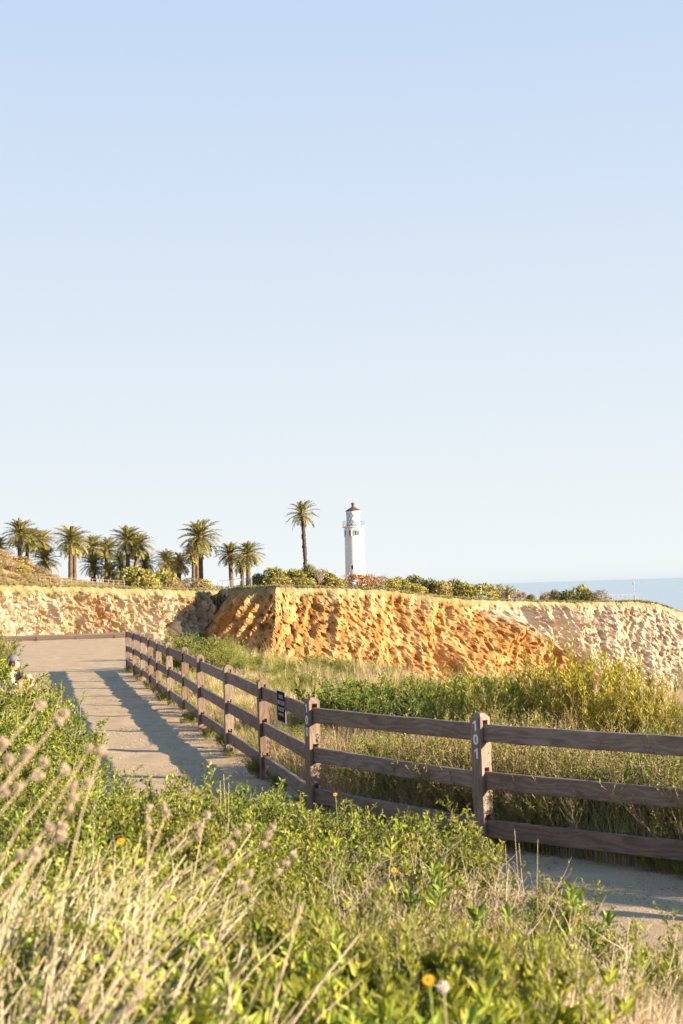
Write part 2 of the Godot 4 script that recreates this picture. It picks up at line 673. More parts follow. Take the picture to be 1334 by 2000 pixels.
func build_far_headland() -> void:
	rim_setup()
	var t0: float = rim_rows[0][0]
	var t1: float = rim_rows[-1][0]
	# columns: rim points at even spacing along the rim
	var cols_t := []
	var t := t0
	while t < t1:
		cols_t.append(t)
		var a := Vector2(t * table(rim_rows, t, 2), table(rim_rows, t, 2))
		var tn := t + 0.0004
		var b := Vector2(tn * table(rim_rows, tn, 2), table(rim_rows, tn, 2))
		t += 0.0004 * 0.22 / maxf(a.distance_to(b), 0.0001)
	var n := cols_t.size()
	var rim := []
	for q in cols_t:
		var dz := table(rim_rows, q, 2)
		rim.append(Vector3(q * dz, table(rim_rows, q, 1), -dz))
	var arc := [0.0]
	for i in range(1, n):
		arc.append(arc[i - 1] + Vector2(rim[i].x, rim[i].z).distance_to(Vector2(rim[i - 1].x, rim[i - 1].z)))
	# outward direction, smoothed along the rim
	var outw := []
	for i in n:
		var a: Vector3 = rim[maxi(i - 40, 0)]
		var b: Vector3 = rim[mini(i + 40, n - 1)]
		var d := b - a
		outw.append(Vector3(-d.z, 0, d.x).normalized())
	# the edge has crumbled unevenly
	for i in n:
		rim[i].y -= 0.45 * maxf(0.0, noise_a.get_noise_1d(arc[i] * 0.20)) + 0.25 * maxf(0.0, noise_a.get_noise_1d(arc[i] * 0.75 + 9.0))
	# rows: plateau behind the rim, then the face
	var back_rows := [170.0, 120.0, 85.0, 60.0, 45.0, 34.0, 26.0, 20.0, 15.0, 11.5, 9.0, 7.0, 5.4, 4.2, 3.2, 2.4, 1.7, 1.1, 0.6]
	var face_rows := []
	var v := 0.0
	while v < 40.0:
		face_rows.append(v)
		v += 0.21 if v < 18.0 else 1.2
	# rows run from the sea up to the plateau's back
	var pos := PackedVector3Array()
	var cs := PackedColorArray()
	var rows := 0
	for j in range(face_rows.size() - 1, -1, -1):
		var f: float = face_rows[j]
		for i in n:
			pos.append(cliff_point(rim[i], outw[i], f, cols_t[i], arc[i]))
			cs.append(cliff_color(f, cols_t[i], arc[i]))
		rows += 1
	for j in range(back_rows.size() - 1, -1, -1):
		var b: float = back_rows[j]
		for i in n:
			var q: float = cols_t[i]
			var dz: float = table(rim_rows, q, 2) + b
			var p := Vector3(q * dz, far_y(q * dz, dz), -dz)
			p.y += 0.12 * noise_a.get_noise_2d(p.x * 0.7, p.z * 0.7)
			pos.append(p)
			var g := noise_b.get_noise_2d(p.x * 0.12, p.z * 0.2)
			var g2 := noise_b.get_noise_2d(p.x * 0.7 + 50.0, p.z * 0.9)
			var c := mix3(Vector3(0.30, 0.225, 0.125), Vector3(0.18, 0.17, 0.065), g * 1.2 + 0.42 + g2 * 0.35)
			cs.append(col(c))
		rows += 1
	var o := part("headland", grid_mesh(pos, cs, n, rows, true), mats.rock, self)
	tag(o, "eroded cream and orange sea cliff with a grassy top", "", "", "structure")
	# tufts of grass along the rim
	var tuft := grass_tuft(41, 22, 0.55, 0.05, 0.5, Vector3(0.32, 0.26, 0.12), Vector3(0.20, 0.22, 0.06))
	var places := []
	for k in 2600:
		var q := rng.randf_range(t0 * 0.8, t1 * 0.86)
		var px := table(rim_rows, q, 3)
		var wide := 3.0 if px < 420.0 else 1.3
		var off := -0.3 + wide * pow(rng.randf(), 1.3)
		if noise_a.get_noise_2d(px * 0.02, off * 0.5) < -0.15:
			continue
		var dz := table(rim_rows, q, 2) + off
		var s := rng.randf_range(0.5, 1.15)
		places.append(Transform3D(Basis(Vector3.UP, rng.randf() * TAU).scaled(Vector3(s, s * 0.8, s)), Vector3(q * dz, far_y(q * dz, dz) - 0.05, -dz)))
	var scrub := clump_mesh(61, 6, 500, 0.16, Vector3(0.20, 0.15, 0.075), Vector3(0.42, 0.32, 0.16), 0.6)
	var clumps := []
	for k in 260:
		var px := rng.randf_range(-120.0, 112.0)
		var q := ray(px, 1120.0).x
		var dz := table(rim_rows, q, 2) + rng.randf_range(0.8, 15.0)
		var s := rng.randf_range(0.4, 0.8)
		clumps.append(Transform3D(Basis(Vector3.UP, rng.randf() * TAU).scaled(Vector3(s * 1.3, s, s * 1.3)), Vector3(q * dz, far_y(q * dz, dz) - 0.1, -dz)))
	scatter("knoll_scrub", scrub, mats.far_leaf, clumps, "low brown scrub covering the knoll on the far cliff top", "")
	scatter("cliff_top_grass", tuft, mats.straw, places, "short yellow green grass fringing the far cliff top", "")


func cliff_point(r: Vector3, o: Vector3, f: float, q: float, s: float) -> Vector3:
	var px := table(rim_rows, q, 3)
	var orange := smoothstep(425.0, 470.0, px) * smoothstep(1130.0, 1000.0, px)
	# mean profile: a short grassy lip, then a steep face that flattens lower down
	var lip := 1.0 if px > 420.0 else 1.3
	var run := 0.0
	if f < lip:
		run = f * 0.9
	else:
		run = lip * 0.9 + (f - lip) * lerpf(0.42, 0.62, orange)
	if f > 11.0:
		run += (f - 11.0) * 0.35
	var grow := smoothstep(0.0, 2.2, f)
	# gullies and ribs that run down the face
	var lean := f * lerpf(0.1, 0.5, smoothstep(430.0, 490.0, px))
	var g1 := 1.0 - absf(noise_a.get_noise_2d((s + lean) * lerpf(0.085, 0.06, orange), f * 0.03))
	var g2 := 1.0 - absf(noise_a.get_noise_2d((s + lean * 0.8) * 0.27 + 31.0, f * lerpf(0.10, 0.05, orange)))
	var g3 := 1.0 - absf(noise_a.get_noise_2d((s + lean * 0.9) * 0.75 + 71.0, f * lerpf(0.30, 0.11, orange)))
	var blocks := noise_c.get_noise_3d(s * 0.42, f * 0.34, 2.0)
	var blocks2 := noise_c.get_noise_3d(s * 1.05 + 9.0, f * 0.8, 7.0)
	var fine := noise_a.get_noise_2d(s * 1.7, f * 1.5)
	var d := (g1 - 0.6) * lerpf(2.0, 3.4, orange) + (g2 - 0.6) * lerpf(0.85, 0.7, orange) + (g3 - 0.6) * lerpf(0.35, 0.3, orange) * lerpf(1.0, 0.3, smoothstep(430.0, 490.0, px))
	# smooth slips lie between rough patches
	var rough := smoothstep(-0.25, 0.45, noise_a.get_noise_2d((s + lean) * 0.11 + 90.0, f * 0.07))
	var calm := lerpf(1.0, lerpf(0.06, 0.22, rough), smoothstep(430.0, 490.0, px))
	d += blocks * lerpf(0.26, 0.06, orange) + calm * (blocks2 * lerpf(0.17, 0.12, orange) + fine * 0.09)
	# open joints and pits
	var crack := noise_d.get_noise_2d((s + lean * 0.5) * 0.38 + 3.0, f * 0.22)
	var crack2 := noise_d.get_noise_2d((s + lean) * 0.95 + 13.0, f * 0.55)
	d -= lerpf(1.0 * calm, 0.28, orange) * smoothstep(-0.72, -1.0, crack) * (0.5 + 0.9 * maxf(0.0, noise_a.get_noise_2d(s * 0.2, f * 0.2 + 4.0) + 0.4))
	d -= calm * lerpf(0.45, 0.4, orange) * smoothstep(-0.75, -1.0, crack2)
	d += calm * lerpf(0.17, 0.15, orange) * noise_a.get_noise_2d((s + lean) * 1.15 + 5.0, f * lerpf(0.8, 0.25, orange)) + calm * lerpf(0.11, 0.09, orange) * noise_a.get_noise_2d((s + lean) * 2.4, f * lerpf(2.0, 0.6, orange))
	# hollows that the photograph shows
	d -= 2.2 * exp(-pow((px - 190.0) / 13.0, 2.0) - pow((f - 5.2) / 2.2, 2.0))
	d -= 3.6 * exp(-pow((px - 808.0) / 17.0, 2.0) - pow((f - 12.0) / 4.0, 2.0))
	# scattered deep pits
	var pit := noise_a.get_noise_2d(s * 0.55 + 200.0, f * 0.45)
	d -= 0.8 * smoothstep(0.6, 0.85, pit)
	var pit2 := noise_a.get_noise_2d((s + lean) * 1.3 + 300.0, f * 0.8)
	d -= 0.4 * smoothstep(0.62, 0.85, pit2)
	d += 2.6 * exp(-pow((px - 846.0) / 16.0, 2.0) - pow((f - 12.0) / 4.0, 2.0))
	d += 1.8 * exp(-pow((px - 930.0 - f * 9.0) / 28.0, 2.0)) * smoothstep(1.0, 5.0, f)
	var p := r + o * (run + d * grow)
	p.y = r.y - f + calm * (0.25 * fine * grow + blocks2 * 0.12 * grow)
	return p


func cliff_color(f: float, q: float, s: float) -> Color:
	var px := table(rim_rows, q, 3)
	var n1 := noise_b.get_noise_2d(s * 0.12, f * 0.12 + 5.0)
	var n2 := noise_b.get_noise_2d(s * 0.45 + 20.0, f * 0.35)
	var n3 := noise_b.get_noise_2d(s * 1.6 + 60.0, f * 1.3)
	var cream := mix3(Vector3(0.60, 0.485, 0.34), Vector3(0.49, 0.35, 0.20), n1 * 1.1 + n2 * 0.5 + 0.25)
	# darker ochre round the left hollow and towards the gully
	cream = mix3(cream, Vector3(0.36, 0.185, 0.06), 0.85 * exp(-pow((px - 188.0) / 22.0, 2.0) - pow((f - 4.5) / 3.6, 2.0)))
	cream = mix3(cream, Vector3(0.42, 0.25, 0.11), 0.6 * smoothstep(300.0, 430.0, px) * (0.6 + n2))
	var orange := mix3(Vector3(0.52, 0.32, 0.135), Vector3(0.43, 0.23, 0.08), n1 * 0.9 + n2 * 0.6 + 0.45)
	orange = mix3(orange, Vector3(0.52, 0.38, 0.21), 0.75 * smoothstep(3.8, 0.6, f + n2 * 2.0) + 0.15 * smoothstep(0.2, 0.6, n3))
	var grey := mix3(Vector3(0.55, 0.445, 0.325), Vector3(0.42, 0.305, 0.20), n1 * 1.2 + n2 * 0.9 + 0.3)
	grey = mix3(grey, Vector3(0.62, 0.53, 0.415), smoothstep(0.15, 0.5, n3 + n2 * 0.6))
	# rusty and pale washes that run down the slope
	var wash := noise_b.get_noise_2d((s + f * 0.5) * 0.55 + 130.0, f * 0.09)
	orange = mix3(orange, Vector3(0.36, 0.165, 0.045), 0.75 * smoothstep(0.0, 0.35, wash))
	orange = mix3(orange, Vector3(0.58, 0.40, 0.20), 0.4 * smoothstep(-0.15, -0.5, wash))
	# orange slope between the gully and the grey rock; the contact runs down to the right
	var contact := 925.0 + f * 13.5 + n2 * 26.0
	var c := cream
	c = mix3(c, orange, smoothstep(425.0, 455.0, px + n2 * 20.0))
	c = mix3(c, grey, smoothstep(contact - 34.0, contact + 30.0, px + n3 * 24.0))
	c *= 1.0 + 0.16 * n3
	# grass and earth on the lip
	var lip := (1.0 if px > 420.0 else 1.2) + n2 * 1.0 + n3 * 0.5
	var turf := mix3(Vector3(0.33, 0.245, 0.14), Vector3(0.22, 0.195, 0.08), n2 * 1.4 + 0.45)
	c = mix3(c, turf, smoothstep(lip + 0.5, lip - 0.4, f) * (0.95 if px < 420.0 else 0.8))
	return col(c)


# ------------------------------------------------------------------ lighthouse
func build_lighthouse() -> void:
	var depth := 345.0
	var x := column_x(694.5, 1140.0, depth)
	var gy := far_y(x, depth)
	var top := spot(689.0, 981.5, depth)
	var k := (top.y - gy) / 20.8         # whole height as in the photograph
	var t := thing("lighthouse", "white cylindrical lighthouse tower with a rusty brown lantern roof", "lighthouse", Vector3(x, gy, -depth))
	t.scale = Vector3(k, k, k)
	var white := plain(0.80, 0.79, 0.77, 0.7)
	white.albedo_texture = noise_texture(51, 0.01, 4, Color(0.93, 0.92, 0.91), Color(1, 1, 1), 256)
	white.uv1_triplanar = true
	white.uv1_scale = Vector3(0.3, 0.12, 0.3)
	var grey := plain(0.10, 0.10, 0.10, 0.6)
	var rust := plain(0.17, 0.075, 0.04, 0.85)
	rust.albedo_texture = noise_texture(52, 0.03, 4, Color(0.45, 0.5, 0.55), Color(1, 1, 1), 256)
	rust.uv1_triplanar = true
	rust.uv1_scale = Vector3(0.6, 0.6, 0.6)
	var w := Color.WHITE
	var b := Bag.new()
	b.lathe([[2.75, -0.6], [2.75, 0.35], [2.62, 0.5], [2.52, 1.2], [2.38, 12.0]], 48, w)
	var tower := part("tower", b.mesh(), white, t)
	b = Bag.new()
	b.lathe([[2.38, 12.0], [2.48, 12.05], [2.48, 12.22], [2.40, 12.27], [2.40, 13.8], [2.46, 13.85], [2.46, 14.0], [2.36, 14.05], [2.36, 14.25]], 48, w)
	var room := part("watch_room", b.mesh(), white, t)
	# windows round the watch room: frame and recessed pane
	var glass := plain(0.06, 0.07, 0.075, 0.15)
	for a in [-105.0, -62.0, -24.0, 9.0, 24.0, 62.0, 105.0, 150.0, 195.0]:
		var fr := Bag.new()
		fr.box(Vector3(-0.36, 0, -0.02), Vector3(-0.29, 1.42, 0.10), w)
		fr.box(Vector3(0.29, 0, -0.02), Vector3(0.36, 1.42, 0.10), w)
		fr.box(Vector3(-0.29, 1.33, -0.02), Vector3(0.29, 1.42, 0.10), w)
		fr.box(Vector3(-0.40, -0.07, -0.02), Vector3(0.40, 0.0, 0.16), w)
		var at := Transform3D(Basis(Vector3.UP, deg_to_rad(a)), Vector3.ZERO)
		at.origin = Vector3(sin(deg_to_rad(a)) * 2.385, 12.32, cos(deg_to_rad(a)) * 2.385)
		var win := part("window", fr.mesh(), white, t, at)
		var pn := Bag.new()
		pn.box(Vector3(-0.29, 0.0, 0.0), Vector3(0.29, 1.33, 0.035), w)
		part("pane", pn.mesh(), glass, win)
	# gallery deck and railing
	b = Bag.new()
	b.lathe([[2.36, 14.25], [2.62, 14.4], [2.86, 14.5], [2.86, 14.72], [2.80, 14.76], [1.75, 14.78]], 48, w)
	part("gallery", b.mesh(), white, t)
	var rail_mat := plain(0.22, 0.24, 0.24, 0.6)
	b = Bag.new()
	for hh in [0.45, 0.9, 1.32]:
		var ring := []
		for q in 33:
			ring.append(Vector3(cos(TAU * q / 32) * 2.74, 14.76 + hh, sin(TAU * q / 32) * 2.74))
		b.tube(ring, 0.03, 0.03, 4, w)
	for q in 16:
		var d := Vector3(cos(TAU * q / 16) * 2.74, 14.74, sin(TAU * q / 16) * 2.74)
		b.tube([d, d + Vector3(0, 1.38, 0)], 0.032, 0.032, 4, w)
	part("railing", b.mesh(), rail_mat, t)
	# lantern: base ring, pale storm panes with diagonal bars, roof, vent
	b = Bag.new()
	b.lathe([[1.72, 14.76], [1.88, 14.78], [1.88, 15.05], [1.80, 15.1]], 40, w)
	part("lantern_base", b.mesh(), grey, t)
	var pale := plain(0.62, 0.68, 0.74, 0.12)
	b = Bag.new()
	b.lathe([[1.74, 15.08], [1.74, 18.15]], 40, w)
	var lantern := part("lantern", b.mesh(), pale, t)
	b = Bag.new()
	for q in 10:
		for s in [-1.0, 1.0]:
			for lev in 2:
				var pts := []
				for m in 6:
					var a: float = TAU * (q + s * m / 5.0) / 10.0
					pts.append(Vector3(cos(a) * 1.78, 15.08 + lev * 1.53 + 1.53 * m / 5.0, sin(a) * 1.78))
				b.tube(pts, 0.035, 0.035, 4, w)
	part("diagonal_bars", b.mesh(), grey, lantern)
	b = Bag.new()
	b.lathe([[1.76, 18.1], [1.90, 18.15], [1.90, 18.55], [1.82, 18.6]], 40, w)
	part("cornice", b.mesh(), white, t)
	b = Bag.new()
	b.lathe([[1.80, 18.56], [2.02, 18.58], [2.02, 18.70], [1.55, 18.98], [1.05, 19.28], [0.62, 19.52], [0.46, 19.68]], 40, w)
	part("lantern_roof", b.mesh(), rust, t)
	b = Bag.new()
	b.lathe([[0.40, 19.6], [0.36, 20.1], [0.37, 20.25], [0.47, 20.36], [0.50, 20.5], [0.42, 20.68], [0.22, 20.8], [0.02, 20.82]], 24, w)
	part("vent", b.mesh(), plain(0.10, 0.08, 0.065, 0.7), t)
	b = Bag.new()
	b.tube([Vector3(0, 20.8, 0), Vector3(0, 22.0, 0)], 0.02, 0.012, 4, w)
	part("lightning_rod", b.mesh(), grey, t)
	# small dark window low on the shaft
	var lw := Bag.new()
	lw.box(Vector3(-0.42, -0.1, -0.06), Vector3(-0.3, 1.05, 0.14), w)
	lw.box(Vector3(0.3, -0.1, -0.06), Vector3(0.42, 1.05, 0.14), w)
	lw.box(Vector3(-0.3, 0.93, -0.06), Vector3(0.3, 1.05, 0.14), w)
	var a2 := deg_to_rad(-17.0)
	var low := part("window", lw.mesh(), white, t, Transform3D(Basis(Vector3.UP, a2), Vector3(sin(a2) * 2.44, 3.9, cos(a2) * 2.44)))
	var lp := Bag.new()
	lp.box(Vector3(-0.3, -0.1, 0.0), Vector3(0.3, 0.93, 0.05), w)
	part("pane", lp.mesh(), glass, low)


# ------------------------------------------------------------------ palms
func frond_mesh(sd: int, elev: float, droop: float, length: float, tint: Vector3) -> ArrayMesh:
	rng.seed = sd
	var b := Bag.new()
	var pts := []
	var p := Vector3.ZERO
	var ang := elev
	var seg := 9
	var sideways := rng.randf_range(-0.12, 0.12)
	for j in seg + 1:
		pts.append(p)
		p += Vector3(cos(ang), sin(ang), sideways * j / seg) * (length / seg)
		ang -= droop / seg * (0.5 + 1.0 * j / seg)
	b.tube(pts, 0.055, 0.015, 4, Color(tint.x * 1.35, tint.y * 1.2, tint.z * 1.1))
	for j in 19:
		var t := 0.10 + 0.89 * j / 18.0
		var f := t * seg
		var i := mini(int(f), seg - 1)
		var a: Vector3 = pts[i].lerp(pts[i + 1], f - i)
		var dir: Vector3 = (pts[i + 1] - pts[i]).normalized()
		var side := dir.cross(Vector3.UP).normalized()
		var up := side.cross(dir)
		var ll := 0.62 * (0.45 + 1.2 * sin(clampf(t * 0.95 + 0.06, 0, 1) * PI) * 0.6)
		for s in [-1.0, 1.0]:
			var ax: Vector3 = (dir * rng.randf_range(0.75, 1.0) + side * s * rng.randf_range(0.7, 0.95) + up * rng.randf_range(0.15, 0.5)).normalized()
			var v := rng.randf_range(0.75, 1.25)
			b.blade(a, ax, up, ll * rng.randf_range(0.85, 1.1), 0.15, col(tint * v))
	return b.mesh()


func palm_trunk(sd: int, height: float, r: float, lean: Vector3, scarred: bool) -> ArrayMesh:
	rng.seed = sd
	var b := Bag.new()
	var rings := int(height / 0.22)
	var sides := 12
	for j in rings + 1:
		var t := float(j) / rings
		var o := lean * (t * t) + Vector3(0, height * t, 0)
		var rr := r * (1.0 + 0.28 * exp(-t * height * 1.1))
		if t > 0.86:
			rr *= 1.0 + 0.32 * smoothstep(0.86, 0.95, t)       # swollen boot of cut leaf bases
		for q in sides:
			var a := TAU * (q + 0.5 * (j % 2)) / sides
			var bump := 1.0 + rng.randf_range(-0.10, 0.14)
			if scarred and t < 0.7 and noise_a.get_noise_2d(q * 0.5, t * 14.0) > 0.45:
				bump += 0.35
			b.v.append(o + Vector3(cos(a), 0, sin(a)) * rr * bump)
			b.n.append(Vector3(cos(a), rng.randf_range(-0.5, 0.5), sin(a)).normalized())
			var k := rng.randf_range(0.7, 1.25)
			var c := (Vector3(0.07, 0.055, 0.042) if scarred else Vector3(0.125, 0.088, 0.058)) * k
			if t > 0.86:
				c = Vector3(0.26, 0.16, 0.075) * k
			b.c.append(col(c))
	for j in rings:
		for q in sides:
			var a := j * sides + q
			var a2 := j * sides + (q + 1) % sides
			b.ix.append(a); b.ix.append(a2); b.ix.append(a + sides)
			b.ix.append(a2); b.ix.append(a2 + sides); b.ix.append(a + sides)
	return b.mesh()


func build_palms() -> void:
	# frond variants by how high they stand: steep, middle, level, hanging; in two tones, and dry
	var green := [[], [], [], [], []]
	var dry := []
	var tones := [Vector3(0.215, 0.20, 0.055), Vector3(0.14, 0.15, 0.05), Vector3(0.27, 0.23, 0.075)]
	var yellow := [Vector3(0.36, 0.27, 0.10), Vector3(0.42, 0.32, 0.13)]
	var band := [1.25, 0.85, 0.45, 0.05, -0.45]
	for i in 5:
		for j in 3:
			green[i].append(frond_mesh(600 + i * 10 + j, band[i] + 0.1 * (j - 1), 0.85 + 0.15 * j, 3.7, tones[j]))
	var straw := []
	for i in 5:
		straw.append([])
		for j in 2:
			straw[i].append(frond_mesh(700 + i * 10 + j, band[i], 1.25, 3.3, yellow[j]))
	for j in 3:
		dry.append(frond_mesh(800 + j, -0.75 - 0.2 * j, 0.7, 2.6, Vector3(0.34, 0.24, 0.12)))
	# [crown x, crown y, crown radius in px, trunk foot x, depth, dry look, label]
	var g := "date palms on the far cliff top"
	var list := [
		[39, 1033, 31, 39, 292, 0, "tall date palm growing behind the scrubby knoll beside a second trunk"],
		[60, 1046, 27, 51, 306, 0, "shaded date palm close behind the palm on the scrubby knoll"],
		[-4, 1062, 26, -12, 296, 0, "date palm rooted beyond the highest part of the scrubby knoll"],
		[83, 1050, 25, 92, 330, 0, "date palm crown showing behind a squat bushy palm"],
		[88, 1085, 27, 91, 290, 0, "squat bushy date palm with a thick short trunk beside the knoll"],
		[139, 1046, 31, 138, 286, 0, "tall date palm with full crown and ochre lit trunk standing clear at the rim"],
		[146, 1058, 24, 146, 300, 0, "date palm whose trunk stands just behind the full crowned rim palm"],
		[181, 1059, 25, 184, 318, 0, "mid height date palm above a low spreading palm"],
		[182, 1094, 24, 182, 292, 0, "low spreading date palm in front of a mid height one"],
		[209, 1066, 26, 208, 322, 0, "date palm crown half hidden behind the tall palm above the round shrubs"],
		[211, 1107, 21, 206, 290, 0, "very low date palm with fronds near the cliff top grass"],
		[224, 1118, 15, 221, 296, 0, "smallest date palm beside the low rail fence"],
		[250, 1047, 31, 250, 290, 0, "tall date palm rising out of the big round olive shrub"],
		[270, 1056, 27, 264, 304, 0, "date palm close behind the tall one rising from the round shrub"],
		[236, 1090, 22, 239, 316, 0, "shaded low date palm behind the round olive shrub"],
		[284, 1090, 22, 281, 312, 0, "dark green low date palm above the round olive shrub"],
		[325, 1086, 23, 327, 308, 0, "grey green date palm behind the tan shrubs"],
		[336, 1100, 16, 334, 320, 0, "small date palm behind the pale straw coloured palm"],
		[351, 1092, 24, 349, 288, 1, "pale straw coloured date palm with a drooping crown"],
		[378, 1074, 21, 378, 300, 1, "yellowing date palm tucked under the tall lone standing crown"],
		[386, 1062, 24, 385, 312, 0, "date palm whose trunk shows behind the widest crown"],
		[391, 1040, 36, 393, 284, 0, "tall date palm with the widest crown beside the tan shrubs"],
		[449, 1073, 25, 452, 284, 0, "slender date palm at the head of the gully by the wire fence"],
		[472, 1093, 20, 473, 290, 2, "short date palm with a reddish brown shaggy trunk between two others"],
		[486, 1073, 27, 485, 280, 0, "dark date palm next to the reddish trunk, nearest the dense shrubs"],
		[590, 995, 27, 598, 300, 3, "very tall leaning date palm standing alone beside the lighthouse"],
	]
	var n := 0
	for a in list:
		n += 1
		var depth: float = a[4]
		var crown := spot(a[0], a[1] + 7.0, depth)
		var fx := column_x(a[3], 1140.0, depth)
		var gy := far_y(fx, depth) - 0.3
		var height := maxf(crown.y - gy, 0.7)
		var t := thing("palm_tree", a[6], "palm tree", Vector3(fx, gy, -depth), g)
		var lean := Vector3(crown.x - fx, 0, 0)
		var r := 0.43
		if a[5] == 3:
			r = 0.38
		elif a[2] < 22:
			r = 0.36
		var trunk := part("trunk", palm_trunk(900 + n, height, r, lean, a[5] == 3), mats.solid, t)
		if a[5] == 3:
			trunk.scale = Vector3(1, 1, 1)
		rng.seed = 5000 + n
		var k: float = a[2] / FOCAL * depth / 2.9
		var top := Vector3(lean.x, height - 0.1, 0)
		var count := 80
		if a[5] == 3:
			count = 48
		var nod := Basis.from_euler(Vector3(rng.randf_range(-0.14, 0.14), 0, rng.randf_range(-0.14, 0.14)))
		for i in count:
			var u := float(i) / count
			var lev := clampi(int(u * 5.2), 0, 4)
			var set_: Array = straw[lev] if a[5] == 1 and rng.randf() < 0.75 else green[lev]
			var m: Mesh = set_[rng.randi() % set_.size()]
			var yaw := i * 2.39996 + rng.randf_range(-0.25, 0.25)
			var s := k * rng.randf_range(0.85, 1.1) * (0.82 if lev == 0 else 1.0)
			var bs := nod * Basis(Vector3.UP, yaw) * Basis(Vector3.BACK, rng.randf_range(-0.15, 0.15))
			part("frond", m, mats.far_leaf, t, Transform3D(bs.scaled(Vector3(s, s, s)), top + Vector3(0, -0.25 * u, 0)))
		for i in (6 if a[5] == 3 else 13):
			var s := k * rng.randf_range(0.6, 0.95)
			part("dead_frond", dry[i % 3], mats.far_leaf, t, Transform3D(Basis(Vector3.UP, rng.randf() * TAU).scaled(Vector3(s, s, s)), top + Vector3(0, -0.45, 0)))
	# young palm without a trunk among the shrubs to the right
	var dx := table(rim_rows, ray(992, 1160).x, 2) + 8.0
	var x := column_x(992, 1165, dx)
	var y := far_y(x, dx)
	var t := thing("palm_tree", "young trunkless palm with upright fronds among brown cliff top shrubs", "palm tree", Vector3(x, y, -dx))
	var stub := Bag.new()
	stub.lathe([[0.35, -0.3], [0.38, 0.5], [0.22, 1.1], [0.05, 1.3]], 10, Color(0.25, 0.18, 0.1))
	part("trunk", stub.mesh(), mats.solid, t)
	for i in 20:
		var m: Mesh = green[i % 3][2 * (i % 2)]
		var s := rng.randf_range(0.5, 0.68)
		part("frond", m, mats.far_leaf, t, Transform3D(Basis(Vector3.UP, i * 2.4).scaled(Vector3(s, s, s)), Vector3(0, 0.7, 0)))


# ------------------------------------------------------------------ shrubs on the far rim
func clump_mesh(sd: int, lobes: int, leaves: int, size: float, lo: Vector3, hi: Vector3, spiky := 0.0) -> ArrayMesh:
	# a mound one unit wide in x and z (radius 1) and about one unit tall, of many small leaves spread over uneven lobes
	rng.seed = sd
	var b := Bag.new()
	var cs := []
	for i in lobes:
		var a := TAU * i / lobes + rng.randf_range(-0.4, 0.4)
		var rad := rng.randf_range(0.15, 0.66)
		var r := rng.randf_range(0.26, 0.46)
		cs.append([Vector3(cos(a) * rad, rng.randf_range(0.16, 0.30) + (0.36 - 0.34 * rad) * rng.randf_range(0.6, 1.25), sin(a) * rad), r, rng.randf_range(0.75, 1.2)])
	cs.append([Vector3(0, 0.5, 0), 0.45, 1.0])
	for i in 6:
		var a := TAU * i / 6.0 + rng.randf_range(-0.3, 0.3)
		cs.append([Vector3(cos(a) * 0.68, 0.14, sin(a) * 0.68), rng.randf_range(0.26, 0.36), rng.randf_range(0.8, 1.15)])
	for i in leaves:
		var q: Array = cs[i % cs.size()]
		var d := rand_dir()
		if d.y < -0.35:
			d.y = -d.y
		var dist: float = q[1] * (1.0 - 0.35 * pow(rng.randf(), 2.0)) * (1.0 + 0.12 * noise_a.get_noise_3d(d.x * 3.0 + i % 7, d.y * 3.0, d.z * 3.0))
		var p: Vector3 = q[0] + d * dist * Vector3(1, 0.95, 1)
		if p.y < 0.0:
			p.y = rng.randf_range(0.0, 0.1)
		var ax := (d + rand_dir() * 0.9 + Vector3(0, spiky, 0)).normalized()
		var up := (d + rand_dir() * 0.7).normalized()
		var k := rng.randf()
		var c: Vector3 = lo.lerp(hi, k) * q[2]
		b.blade(p, ax, up, size * rng.randf_range(0.8, 1.6), size * rng.randf_range(0.5, 0.9) * (1.0 - spiky * 0.5), col(c))
	return b.mesh()


